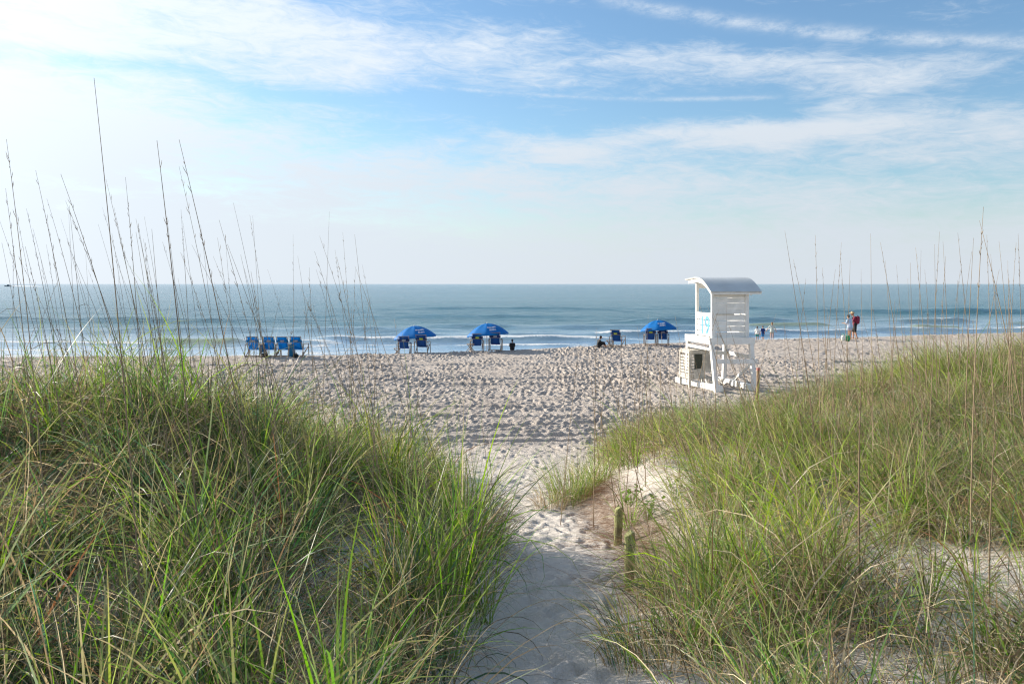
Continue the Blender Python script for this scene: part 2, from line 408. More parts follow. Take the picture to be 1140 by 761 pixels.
# ------------------------------------------------------------------ mesh builder for made things
class MB:
    def __init__(s): s.v = []; s.f = []
    def add(s, vs, fs):
        b = len(s.v); s.v += [tuple(v) for v in vs]; s.f += [tuple(b + i for i in f) for f in fs]
    def box(s, x0, x1, y0, y1, z0, z1):
        s.add([(x, y, z) for z in (z0, z1) for y in (y0, y1) for x in (x0, x1)],
              [(0, 2, 3, 1), (4, 5, 7, 6), (0, 1, 5, 4), (2, 6, 7, 3), (0, 4, 6, 2), (1, 3, 7, 5)])
    def bar(s, a, b, w, h, up=(0, 0, 1)):
        a, b = Vector(a), Vector(b); d = (b - a).normalized(); u = Vector(up)
        r = d.cross(u)
        if r.length < 1e-3: r = d.cross(Vector((0, 1, 0)))
        r.normalize(); t = r.cross(d)
        vs = [p + r * (w / 2 * i) + t * (h / 2 * j) for p in (a, b) for i, j in ((-1, -1), (1, -1), (1, 1), (-1, 1))]
        s.add(vs, [(0, 1, 2, 3), (7, 6, 5, 4), (0, 4, 5, 1), (1, 5, 6, 2), (2, 6, 7, 3), (3, 7, 4, 0)])
    def tube(s, pts, rad, n=8):
        pts = [Vector(p) for p in pts]; k = len(pts)
        if not hasattr(rad, '__len__'): rad = [rad] * k
        vs = []; side = None
        for i, p in enumerate(pts):
            d = (pts[min(i + 1, k - 1)] - pts[max(i - 1, 0)]).normalized()
            if side is None: side = d.cross(Vector((0.3, 1, .2))).normalized()
            side = (side - d * side.dot(d)).normalized(); t = d.cross(side)
            vs += [p + (side * math.cos(q * 6.2832 / n) + t * math.sin(q * 6.2832 / n)) * rad[i] for q in range(n)]
        fs = [(i * n + q, i * n + (q + 1) % n, (i + 1) * n + (q + 1) % n, (i + 1) * n + q) for i in range(k - 1) for q in range(n)]
        fs += [tuple(range(n - 1, -1, -1)), tuple(range((k - 1) * n, k * n))]
        s.add(vs, fs)
    def ball(s, c, r, nu=12, nv=8, rot=None):
        r = r if hasattr(r, '__len__') else (r, r, r); vs = []; c = Vector(c)
        for j in range(nv + 1):
            th = math.pi * j / nv
            for i in range(nu):
                ph = 6.2832 * i / nu; v = Vector((r[0] * math.sin(th) * math.cos(ph), r[1] * math.sin(th) * math.sin(ph), r[2] * math.cos(th)))
                if rot: v = rot @ v
                vs.append(c + v)
        s.add(vs, [(j * nu + i, (j + 1) * nu + i, (j + 1) * nu + (i + 1) % nu, j * nu + (i + 1) % nu) for j in range(nv) for i in range(nu)])
    def cap(s, a, b, ra, rb):
        a, b = Vector(a), Vector(b)
        s.tube([a, a.lerp(b, .33), a.lerp(b, .66), b], [ra, ra + (rb - ra) * .3, ra + (rb - ra) * .65, rb], 12); s.ball(a, ra); s.ball(b, rb)
    def build(s, name, m, parent=None, bevel=0.0, smooth=False, label=None):
        me = bpy.data.meshes.new(name); me.from_pydata(s.v, [], s.f); me.materials.append(m)
        o = bpy.data.objects.new(name, me); C.objects.link(o)
        if smooth:
            for p in me.polygons: p.use_smooth = True
        if bevel:
            b = o.modifiers.new('bevel', 'BEVEL'); b.width = bevel; b.segments = 2
        if parent: o.parent = parent
        if label: o['label'] = label
        return o
def tag(o, label, cat, group=None, kind=None):
    o['label'] = label; o['category'] = cat
    if group: o['group'] = group
    if kind: o['kind'] = kind
    return o
def thing(name, loc, rz, label, cat, group=None):
    o = bpy.data.objects.new(name, None); C.objects.link(o); o.location = loc; o.rotation_euler = (0, 0, rz); o.empty_display_size = .2
    return tag(o, label, cat, group)
def copy_tree(o, parent=None):
    c = o.copy(); C.objects.link(c); c.parent = parent
    for ch in list(o.children): copy_tree(ch, c)
    return c
def at(px, py, Y): return Vector(((px - CX) / F * Y, Y, CZ - (py - HY) / F * Y))

# ------------------------------------------------------------------ lifeguard stand
M_WHITE = simple('white paint', (.74, .74, .71), .55, .06, 5, .004, c2=(.78, .78, .76))
M_WORN = simple('weathered white wood', (.52, .49, .43), .8, .22, 7, .01)
M_ROOF = simple('grey roof metal', (.50, .53, .54), .6, .08, 1.2, 0, metal=.0)
M_BLUEP = simple('light blue paint', (.10, .33, .52), .6, .05)
M_MESH = simple('dark green mesh', (.06, .065, .05), .9, .3, 30)
th = R(9.6)
SXY = Vector((6.63, 26.6)); zst = ground(7.2, 27.3)
st = thing('lifeguard_stand', (SXY.x, SXY.y, 0), th, 'tall white wooden lifeguard stand with curved grey metal roof on the sand', 'lifeguard stand')
Wd, Dp = 1.50, 2.05
ZD0, ZD1 = 1.58, 1.80
def solo(fn, name, m, parent=st, bevel=.006, smooth=False, label=None):
    b = MB(); fn(b); return b.build(name, m, parent, bevel, smooth, label)
# deck
solo(lambda b: [b.box(-.02, Wd + .02, -.02 + k * .148, -.02 + k * .148 + .14, ZD1 - .04, ZD1) for k in range(14)], 'deck', M_WHITE)
def rim(b):
    b.box(-.06, Wd + .06, -.065, -.022, ZD0, ZD1 + .004); b.box(-.06, Wd + .06, Dp + .022, Dp + .065, ZD0, ZD1 + .004)
    b.box(-.065, -.022, -.02, Dp + .02, ZD0, ZD1 + .003); b.box(Wd + .022, Wd + .065, -.02, Dp + .02, ZD0, ZD1 + .003)
solo(rim, 'deck_rim', M_WHITE)
# legs
tops = [(.03, .02), (Wd - .06, .02), (.03, Dp - .05), (Wd - .06, Dp - .05)]
feet = [(.16, -.12), (Wd + .03, -.08), (.03, Dp + .02), (Wd - .08, Dp + .05)]
for (a, b_), (c, d) in zip(tops, feet):
    solo(lambda b, a=a, b_=b_, c=c, d=d: b.bar((a, b_, ZD1 - .05), (c, d, zst - .10), .13, .15, up=(0, 1, 0)), 'leg', M_WHITE)
solo(lambda b: b.bar((.02, -.09, 1.02), (Wd + .12, -.09, 1.00), .05, .15), 'cross_beam', M_WHITE)
solo(lambda b: b.bar((.0, Dp - .1, 1.12), (Wd, Dp - .1, 1.12), .05, .13), 'cross_beam', M_WHITE)
solo(lambda b: b.bar((Wd + .03, 0, 1.12), (Wd + .03, Dp, 1.12), .05, .13), 'cross_beam', M_WHITE)
solo(lambda b: b.bar((-.02, 0, 1.42), (-.02, Dp, 1.42), .05, .10), 'cross_beam', M_WHITE)
solo(lambda b: b.bar((.38, Dp - .02, 1.05), (.80, Dp + .1, zst + .02), .05, .11, up=(0, 1, 0)), 'brace', M_WHITE)
solo(lambda b: b.bar((Wd - .2, Dp + .07, zst + .05), (Wd - .75, Dp + .09, .75), .05, .10, up=(0, 1, 0)), 'brace', M_WHITE)
solo(lambda b: b.bar((Wd + .06, .1, .95), (Wd + .1, Dp - .3, zst + .1), .05, .10), 'brace', M_WHITE)
# skids on the sand
solo(lambda b: b.bar((.30, -.22, zst + .09), (-.30, Dp + .20, zst + .13), .15, .20), 'skid', M_WHITE, bevel=.015)
solo(lambda b: b.bar((Wd + .05, -.22, zst + .06), (Wd - .10, Dp + .35, zst + .08), .15, .22), 'skid', M_WHITE, bevel=.015)
solo(lambda b: b.bar((-.28, Dp + .12, zst + .21), (-.14, Dp + .08, zst + .62), .07, .07), 'brace', M_WORN)
# cabin: posts, boards
CW, CD, ZT = 1.30, 1.42, 3.36
x0 = .06; y0 = .03
def crect(b):
    pass
posts = [(x0, y0), (x0 + CW - .1, y0), (x0, y0 + CD - .1), (x0 + CW - .1, y0 + CD - .1)]
for i, (a, c) in enumerate(posts):
    solo(lambda b, a=a, c=c, i=i: b.box(a, a + (.13 if i < 2 else .10), c, c + .10, ZD1 + .002, ZT + (0 if i < 2 else .30)), 'cabin_post', M_WHITE)
def back_boards(b):
    zz = [(1.81, 1.975), (2.005, 2.172), (2.184, 2.364), (2.376, 2.566), (2.60, 2.775), (2.781, 2.955), (2.961, 3.135), (3.141, 3.33)]
    for k, (a, c) in enumerate(zz):
        xa, xb = x0 + .134, x0 + CW - .104
        b.bar((xa, y0 + .05, (a + c) / 2), (xb, y0 + .05, (a + c) / 2 + random.uniform(-.004, .004)), .022, c - a)
random.seed(3)
solo(back_boards, 'wall_boards', M_WHITE, bevel=.003)
solo(lambda b: b.box(x0 + .15, x0 + CW - .5, y0 - .0, y0 + .036, 2.565, 2.60), 'ledge', M_WORN, bevel=.003)
def lp(side):
    def f(b):
        X = x0 + .035 if side < 0 else x0 + CW - .075
        for a, c in ((1.83, 1.985), (2.01, 2.17), (2.20, 2.36), (2.39, 2.575)):
            b.box(X, X + .022, y0 + .102, y0 + CD - .102, a, c)
        b.box(X - .02, X + .05, y0 + .102, y0 + CD - .102, 2.578, 2.62)
    return f
solo(lp(-1), 'side_panel', M_WHITE, bevel=.003); solo(lp(1), 'side_panel', M_WHITE, bevel=.003)
solo(lambda b: [b.box(x0 + CW - .075, x0 + CW - .053, y0 + .102, y0 + CD - .102, a, a + .16) for a in (2.66, 2.85, 3.04)], 'wall_boards', M_WHITE, bevel=.003)
solo(lambda b: b.box(x0 + .2, x0 + CW - .2, y0 + .55, y0 + .95, 2.20, 2.26), 'bench', M_WHITE)
# painted number on the side panel that faces left
def text_mesh(txt, size, ext=.002):
    cu = bpy.data.curves.new('t', 'FONT'); cu.body = txt; cu.size = size; cu.extrude = ext; cu.align_x = 'CENTER'; cu.offset = .012
    ob = bpy.data.objects.new('t', cu); C.objects.link(ob); bpy.context.view_layer.update()
    me = bpy.data.meshes.new_from_object(ob); bpy.data.objects.remove(ob); return me
me = text_mesh('19', .86); me.materials.clear(); me.materials.append(M_BLUEP)
nb = bpy.data.objects.new('painted_number', me); C.objects.link(nb); nb.parent = st
nb.scale = (1.05, 1, 1)
nb.matrix_local = Matrix.Translation((x0 + .030, y0 + CD * .47, 1.90)) @ Matrix(((0, 0, -1, 0), (-1, 0, 0, 0), (0, 1, 0, 0), (0, 0, 0, 1))) @ Matrix.Diagonal((1.0, 1, 1, 1))
# roof: low at the back, rising in a curve towards the sea
def roof_prof(t):      # t along depth 0..1 -> (v, z)
    pts = [(-.17, 3.34), (.05, 3.475), (.32, 3.635), (.62, 3.76), (.95, 3.82), (1.28, 3.825), (1.66, 3.80), (2.12, 3.77)]
    f = t * (len(pts) - 1); i = min(int(f), len(pts) - 2); q = f - i
    p = [pts[max(i - 1, 0)], pts[i], pts[i + 1], pts[min(i + 2, len(pts) - 1)]]
    return tuple(.5 * ((2 * p[1][k]) + (-p[0][k] + p[2][k]) * q + (2 * p[0][k] - 5 * p[1][k] + 4 * p[2][k] - p[3][k]) * q * q + (-p[0][k] + 3 * p[1][k] - 3 * p[2][k] + p[3][k]) * q ** 3) for k in (0, 1))
def roofslab(xa, xb, top, bot, t0=0, t1=1, n=24):
    def f(b):
        vs = []
        for i in range(n + 1):
            v, z = roof_prof(t0 + (t1 - t0) * i / n)
            vs += [(xa, v, z + top), (xb, v, z + top), (xb, v, z + bot), (xa, v, z + bot)]
        fs = []
        for i in range(n):
            a = i * 4; fs += [(a, a + 4, a + 5, a + 1), (a + 1, a + 5, a + 6, a + 2), (a + 2, a + 6, a + 7, a + 3), (a + 3, a + 7, a + 4, a)]
        fs += [(0, 1, 2, 3), (n * 4 + 3, n * 4 + 2, n * 4 + 1, n * 4)]
        b.add(vs, fs)
    return f
rf = solo(roofslab(-.06, Wd + .25, .012, 0), 'roof', M_ROOF, bevel=0, smooth=False)
for p in rf.data.polygons: p.use_smooth = True
rf.modifiers.new('es', 'EDGE_SPLIT').split_angle = R(35)
solo(roofslab(-.055, Wd + .245, -.002, -.035), 'roof_underlay', M_WORN, bevel=0)
solo(roofslab(x0 - .07, x0 + .0, -.037, -.17, .05, .93), 'fascia', M_WHITE, bevel=0)
solo(roofslab(x0 + CW + .0, x0 + CW + .06, -.037, -.15, .05, .93), 'fascia', M_WHITE, bevel=0)
solo(lambda b: b.box(-.05, Wd + .24, -.165, -.13, 3.255, 3.325), 'eave_board', M_WHITE)
solo(lambda b: [b.box(x0 + .1, x0 + CW - .1, y0 + CD - .08, y0 + CD - .04, 3.45, 3.62)], 'header_beam', M_WHITE)
# slatted bin below the deck
cr = thing('slatted_bin', (SXY.x + .0, SXY.y, 0), th, 'weathered slatted wooden bin tucked under the deck of the white stand', 'bin')
bx0, bx1, by0, by1, bz0, bz1 = -.33, .56, 1.05, 1.95, .30, 1.27
def fr(b):
    for a in (bx0, bx1 - .07):
        for c in (by0, by1 - .07): b.box(a, a + .07, c, c + .07, zst - .03, bz1)
    b.box(bx0 + .072, bx1 - .072, by0 + .01, by0 + .05, bz1 - .09, bz1 - .002); b.box(bx0 + .072, bx1 - .072, by0 + .01, by0 + .05, bz0, bz0 + .09)
    for z in (bz0, bz1 - .09): b.box(bx0 + .01, bx0 + .05, by0 + .072, by1 - .072, z, z + .088)
solo(fr, 'frame', M_WORN, cr)
solo(lambda b: b.box(bx0 + .50, bx0 + .58, by0 + .006, by0 + .05, bz0 + .092, bz1 - .092), 'upright', M_WORN, cr)
solo(lambda b: [b.box(bx0 + .015, bx0 + .035, by0 + .075, by1 - .075, bz0 + .10 + k * .105, bz0 + .17 + k * .105) for k in range(7)], 'slats', M_WORN, cr, .002)
solo(lambda b: [b.box(bx0 + .08, bx0 + .20, by0 + .02, by0 + .034, bz0 + .10 + k * .105, bz0 + .165 + k * .105) for k in range(7)], 'slats', M_WORN, cr, .002)
solo(lambda b: b.box(bx0 + .205, bx0 + .495, by0 + .025, by0 + .032, bz0 + .1, bz1 - .1), 'mesh_screen', M_MESH, cr, 0)
solo(lambda b: b.box(bx0 + .585, bx1 - .08, by0 + .02, by0 + .035, bz0 + .25, bz1 - .1), 'side_board', M_WORN, cr, 0)
solo(lambda b: b.box(bx0 + .03, bx1 - .03, by0 + .03, by1 - .03, bz1 + .002, bz1 + .03), 'lid', M_WORN, cr)
solo(lambda b: b.bar((bx0 + .35, by0 - .03, bz0 + .02), (bx0 + .30, by0 - .012, bz0 + .36), .34, .02, up=(0, 1, 0)), 'flap', M_WORN, cr)

# ------------------------------------------------------------------ posts
M_POST = simple('mossy post wood', (.26, .22, .11), .9, .35, 9, .02, c2=(.24, .26, .10))
M_POSTR = simple('brown post wood', (.27, .18, .10), .85, .2, 12, .01)
M_RED = simple('faded red paint', (.42, .17, .14), .7, .2, 30)
M_ROPE = simple('grey wire', (.10, .09, .08), .6, .1)
def wood_post(Y, px, h, w, lean, label):
    X = (px - CX) / F * Y; z = ground(X, Y)
    t = thing('wooden_post', (X, Y, z), R(12), label, 'post', 'short weathered posts beside the path')
    b = MB(); n = 10; rr = random.Random(int(Y * 10))
    pts = [(lean * k / n * h, 0, -.25 + (h + .25) * k / n) for k in range(n + 1)]
    b.tube(pts, [w * .5 * (1 + rr.uniform(-.03, .03)) for _ in pts], 10)
    for i in range(len(b.v)):
        x, y, q = b.v[i]
        b.v[i] = (x * 1.0 + .004 * math.sin(q * 40), y, q + (.02 * math.sin(x * 60) if q > h - .02 else 0))
    o = b.build('post_body', M_POST, t, .004)
    b = MB(); b.tube([(lean * h * .8 - w * .56, 0, h * .82), (lean * h * .8, -w * .56, h * .82), (lean * h * .8 + w * .56, 0, h * .82), (lean * h * .8, w * .56, h * .82), (lean * h * .8 - w * .56, 0, h * .82)], .005, 5)
    b.build('wire_loop', M_ROPE, t)
    return t
wood_post(8.1, 687, .37, .085, .05, 'shorter mossy wooden post at the foot of the bank, farther of the pair')
wood_post(6.3, 700, .45, .085, .02, 'taller mossy wooden post at the edge of the shaded path')
X = (843 - CX) / F * 23.4
mp = thing('marker_post', (X, 23.4, ground(X, 23.4)), 0, 'thin brown marker post with red top in front of the lifeguard stand', 'post')
b = MB(); b.bar((0, 0, -.3), (.03, 0, 1.08), .07, .07, up=(0, 1, 0)); b.build('post_body', M_POSTR, mp, .006)
b = MB(); b.bar((.031, 0, 1.085), (.034, 0, 1.17), .085, .085, up=(0, 1, 0)); b.build('cap', M_RED, mp, .006)

# ------------------------------------------------------------------ beach chairs
M_BCAN = simple('blue canvas', (.008, .085, .33), .75, .12, 8, .004, transl=.2)
M_BCAN2 = simple('bright blue canvas', (.008, .30, .64), .75, .12, 8, .004, transl=.5)
M_NAVY = simple('navy canvas', (.008, .03, .14), .8, .1, 8)
M_WOOD = simple('pale chair wood', (.30, .23, .165), .6, .18, 14)
M_YG = simple('yellow green patch', (.42, .50, .08), .7, .1)
M_GREY = simple('grey patch', (.30, .34, .42), .7, .1)
GCH = {'y': 'wooden beach chairs with navy canvas facing the sea', 'b': 'blue beach chairs in a row of four'}
def make_chair(canvas, patch, label, group):
    t = thing('beach_chair', (0, 0, 0), 0, label, 'beach chair', group)
    w = .25
    def bk(k, off=0.0):   # point along the reclined back: k metres up it, x free
        return (-.10 - .40 * k - off * .9, .34 + .90 * k - off * .4)
    # fabric back in two panels, hung between the rails
    def cloth(k0, k1, hw, off, name, m, parent=t):
        b = MB(); n = 8; vs = []
        for i in range(n + 1):
            k = k0 + (k1 - k0) * i / n; sag = .02 * math.sin(math.pi * i / n)
            y, z = bk(k, off - sag)
            for x in (-hw, -hw * .4, hw * .4, hw): vs.append((x, y - .012 * (abs(x) < hw * .5), z))
        fs = [(i * 4 + j, i * 4 + j + 1, i * 4 + j + 5, i * 4 + j + 4) for i in range(n) for j in range(3)]
        b.add(vs, fs); o = b.build(name, m, parent, 0, True)
        s = o.modifiers.new('s', 'SOLIDIFY'); s.thickness = .008
        return o
    br = cloth(.02, .70, w - .02, 0, 'backrest', canvas)
    cloth(.42, .54, w + .045, .03, 'canvas_band', M_NAVY if canvas is M_BCAN else canvas)
    if patch: cloth(.44, .53, .10, .042, 'patch', patch, br)
    # seat
    b = MB(); b.add([(-w + .02, -.10, .34), (w - .02, -.10, .34), (w - .02, .16, .31), (-w + .02, .16, .31), (w - .02, .42, .38), (-w + .02, .42, .38)], [(0, 1, 2, 3), (3, 2, 4, 5)])
    o = b.build('seat', canvas, t); s = o.modifiers.new('s', 'SOLIDIFY'); s.thickness = .008
    for sx_ in (-1, 1):
        b = MB(); y0_, z0_ = bk(-.42); y1_, z1_ = bk(.72)
        b.bar((sx_ * (w + .012), y0_, max(z0_, .02)), (sx_ * (w + .012), y1_, z1_), .022, .035); b.build('back_rail', M_WOOD, t)
        b = MB(); b.bar((sx_ * (w + .055), .46, .42), (sx_ * (w + .055), -.34, .0), .03, .045); b.build('leg', M_WOOD, t)
        b = MB(); b.bar((sx_ * (w + .095), .50, -.01), (sx_ * (w + .095), .42, .58), .03, .045); b.build('leg', M_WOOD, t)
        b = MB(); b.bar((sx_ * (w + .06), -.34, .60), (sx_ * (w + .06), .50, .60), .06, .022); b.build('armrest', M_WOOD, t)
        b = MB(); b.bar((sx_ * (w + .10), -.36, -.01), (sx_ * (w + .10), -.24, .59), .03, .045); b.build('leg', M_WOOD, t)
    for k, nm in ((.71, 'top_bar'), (.39, 'middle_bar')):
        y_, z_ = bk(k, .025 if k > .6 else .0); b = MB(); b.bar((-w - .03, y_, z_), (w + .03, y_, z_), .02, .02); b.build(nm, M_WOOD, t)
    b = MB(); b.bar((-w - .11, -.33, .06), (w + .11, -.33, .06), .03, .04); b.build('stretcher', M_WOOD, t)
    return t
def place(t, px, Y, rz, s=1.0):
    X = (px - CX) / F * Y; t.location = (X, Y, ground(X, Y)); t.rotation_euler = (0, 0, rz); t.scale = (s, s, s); return t
chG = make_chair(M_BCAN, M_YG, '', GCH['y'])
chS = make_chair(M_BCAN, M_GREY, '', GCH['y'])
chB = make_chair(M_BCAN2, M_GREY, '', GCH['b'])
used = set()
def chair(src, px, Y, rz, label, s=1.0):
    o = src if id(src) not in used else copy_tree(src); used.add(id(src)); o['label'] = label; return place(o, px, Y, rz, s)
Yc = 41.2
chair(chG, 470, Yc, R(-4), 'navy canvas chair with yellow-green patch, right one under the leftmost parasol')
chair(chS, 450, Yc, R(3), 'navy canvas chair with grey patch, left one under the leftmost parasol')
chair(chG, 531, 41.8, R(5), 'navy canvas chair with yellow-green patch, left one under the middle parasol')
chair(chS, 551.5, 41.8, R(-3), 'navy canvas chair with grey patch, right one under the middle parasol')
chair(chG, 687, 44.5, R(-24), 'lone navy canvas chair without parasol, turned right, near the dark seated figure')
chair(chG, 724, 46.0, R(-5), 'navy canvas chair with yellow-green patch, left one under the parasol beside the stand')
chair(chS, 738, 46.6, R(-12), 'navy canvas chair, right one under the parasol beside the lifeguard stand')
for px, lab, rz in ((283, 'bright blue beach chair at the left end of the row of four', 2), (301.5, 'bright blue beach chair second from left in the row of four', -2),
                (316.5, 'bright blue beach chair third from left in the row of four', -3), (332, 'bright blue beach chair at the right end of the row of four', -6)):
    chair(chB, px, 39.2, R(rz), lab, 1.03)

# ------------------------------------------------------------------ parasols
M_UMB = simple('parasol fabric', (.005, .25, .66), .6, .08, 3, .003, transl=.5)
M_UMBL = simple('white print', (.75, .78, .80), .7, .05)
M_POLE = simple('pole', (.55, .53, .50), .4, .05)
def make_parasol(tilt):
    t = thing('beach_parasol', (0, 0, 0), 0, '', 'parasol', 'blue beach parasols over pairs of chairs')
    rad, hh, top = 1.12, .58, 1.55
    rot = Matrix.Rotation(tilt[0], 4, 'X') @ Matrix.Rotation(tilt[1], 4, 'Y')
    def P(a, r):      # canopy surface: 8 panels sagging between ribs
        n = a / (math.pi / 4); fr_ = n - math.floor(n); sag = math.sin(math.pi * fr_)
        rr = r * rad * (1 - .055 * sag * r); z = hh * (1 - r ** 1.9) - .03 * sag * math.sin(math.pi * min(r, 1)) - .60
        v = rot @ Vector((rr * math.cos(a), rr * math.sin(a), z)); return v + Vector((0, 0, top))
    b = MB(); NA, NR = 64, 10; a0 = .25
    vs = [P(a0 + 2 * math.pi * i / NA, j / NR) for j in range(1, NR + 1) for i in range(NA)] + [P(0, 0)]
    # short valance
    vs2 = []
    for i in range(NA):
        p = P(a0 + 2 * math.pi * i / NA, 1.0); vs2.append(p + Vector((0, 0, -.075 - .012 * math.cos(i * math.pi / 4))))
    # align panels with the angle offset
    k = NA * NR; fs = [(k, i, (i + 1) % NA) for i in range(NA)]
    fs += [(j * NA + i, (j + 1) * NA + i, (j + 1) * NA + (i + 1) % NA, j * NA + (i + 1) % NA) for j in range(NR - 1) for i in range(NA)]
    b.add(vs, fs); q = (NR - 1) * NA; b.add(vs2, [])
    for i in range(NA): b.f.append((q + i, k + 1 + i, k + 1 + (i + 1) % NA, q + (i + 1) % NA))
    can = b.build('canopy', M_UMB, t, 0, True); s = can.modifiers.new('s', 'SOLIDIFY'); s.thickness = .004
    for i in range(8):
        a = i * math.pi / 4; b = MB(); b.tube([P(a, r) + Vector((0, 0, -.02)) for r in (.02, .25, .5, .75, .98)], .006, 5); b.build('rib', M_POLE, t)
    b = MB(); ft = rot @ Vector((0, 0, -.62)); b.tube([(0, 0, -.3), (0, 0, top - .55), P(0, 0) + Vector((0, 0, .0))], .018, 8); b.build('pole', M_POLE, t, 0, True)
    b = MB(); b.tube([P(0, 0) + Vector((0, 0, -.01)), P(0, 0) + Vector((0, 0, .07))], [.03, .012], 8); b.build('finial', M_POLE, t)
    # two short rows of small white lettering on the panel facing the dunes (too worn to read)
    b = MB(); rr = random.Random(5)
    def surf(a, r): 
        return P(a, r) + (rot @ Vector((math.cos(a) * .35, math.sin(a) * .35, 1))).normalized() * .02
    for row, (r0, n0, n1, sh) in enumerate(((.62, 0, 9, 0), (.78, 2, 9, .0))):
        for k_ in range(n0, n1):
            a = -math.pi / 2 + .10 + k_ * .060 / (r0 * 1.3)
            da = .019 / r0
            if k_ % 3 == 1: segs_ = [(a - da, r0 - .045, a - da, r0 + .045), (a - da, r0 - .04, a + da, r0 - .04), (a - da, r0, a + da, r0)]
            elif k_ % 3 == 2: segs_ = [(a - da, r0 + .045, a, r0 - .045), (a, r0 - .045, a + da, r0 + .045)]
            else: segs_ = [(a - da, r0 - .045, a - da, r0 + .045), (a + da, r0 - .045, a + da, r0 + .045), (a - da, r0 + .0, a + da, r0 + .0)]
            for (aa, ra, ab, rb_) in segs_:
                b.bar(surf(aa, ra), surf(ab, rb_), .02, .004)
    b.build('white_lettering', M_UMBL, can)
    return t
um = make_parasol((R(-3), R(-5)))
um['label'] = 'leftmost of the three blue parasols, over two navy chairs'
place(um, 461, 42.0, R(8))
u2 = copy_tree(um); u2['label'] = 'middle one of the three blue parasols, beside the small seated figure in black'; place(u2, 542, 42.4, R(-2))
u3 = copy_tree(um); u3['label'] = 'blue parasol nearest the white lifeguard stand, rightmost of three'; place(u3, 732, 46.4, R(-14), .94)

# side tables, towels, bag
M_TOWEL = simple('blue towel', (.03, .22, .42), .9, .15, 6, .01, transl=.2)
M_TOWEL2 = simple('dull blue towel', (.05, .16, .33), .9, .15, 6, .01, transl=.2)
M_BLACK = simple('black cloth', (.012, .013, .016), .8, .2)
def towel(px, Y, w, z0, z1, m, label):
    X = (px - CX) / F * Y; g = ground(X, Y); b = MB(); n = 9; vs = []
    for j in range(9):
        z = z0 + (z1 - z0) * j / 8
        for i in range(n):
            u = i / (n - 1) - .5
            vs.append((u * w * (1 - .15 * j / 8), .03 * math.sin(u * 17 + j * .3), z + .03 * math.sin(u * 5)))
    b.add(vs, [(j * n + i, j * n + i + 1, (j + 1) * n + i + 1, (j + 1) * n + i) for j in range(8) for i in range(n - 1)])
    o = b.build('beach_towel', m, None, 0, True); o.location = (X, Y, g); s = o.modifiers.new('s', 'SOLIDIFY'); s.thickness = .012
    tag(o, label, 'towel'); return o
towel(292.5, 38.9, .26, .26, .64, M_TOWEL2, 'dull blue towel hanging between the two left chairs of the row of four')
towel(325, 38.8, .24, .0, .62, M_TOWEL, 'long bright blue towel hanging to the sand between the two right chairs of the row')
def bag(name, px, Y, dims, m, label, cat='bag', seed=1, strap=True, m2=None):
    X = (px - CX) / F * Y; t = thing(name, (X, Y, ground(X, Y)), 0, label, cat); rr = random.Random(seed)
    b = MB(); b.ball((0, 0, dims[2] * .48), (dims[0] / 2, dims[1] / 2, dims[2] * .5), 14, 10)
    b.v = [(x + .02 * math.sin(z * 40 + seed), y, max(z, 0) + .015 * math.sin(x * 30)) for x, y, z in b.v]
    b.build('bag_body', m, t, 0, True)
    if strap:
        b = MB(); b.tube([(-dims[0] * .3, 0, dims[2] * .85), (-dims[0] * .15, 0, dims[2] * 1.2), (dims[0] * .15, 0, dims[2] * 1.2), (dims[0] * .3, 0, dims[2] * .85)], .012, 6); b.build('handle', m2 or m, t)
    return t
bag('beach_bag', 329, 38.7, (.30, .22, .2), M_BLACK, 'small black bag on the sand under the right chair of the row of four', seed=3)
bag('beach_bag', 295, 38.7, (.34, .22, .24), M_BLACK, 'black bag on the sand under the second chair of the row of four', seed=5)
def small_table(px, Y, rz, label):
    X = (px - CX) / F * Y; t = thing('folding_footrest', (X, Y, ground(X, Y)), rz, label, 'footrest', 'small wooden stands beside the parasol chairs')
    b = MB(); [b.box(-.15, .15, -.15 + k * .065, -.10 + k * .065, .36, .375) for k in range(5)]; b.build('top', M_WOOD, t)
    for s in (-1, 1):
        b = MB(); b.bar((-.16, s * .13, .36), (.16, s * .13, .0), .025, .03); b.build('leg', M_WOOD, t)
        b = MB(); b.bar((.16, s * .13 + .03, .36), (-.16, s * .13 + .03, .0), .025, .03); b.build('leg', M_WOOD, t)
    return t
small_table(442, 41.6, .2, 'small slatted wooden stand left of the chairs under the leftmost parasol')
small_table(524, 41.3, .4, 'pale wooden folding stand left of the chairs under the middle parasol')
small_table(678.5, 44.2, .1, 'small wooden stand left of the lone navy chair')

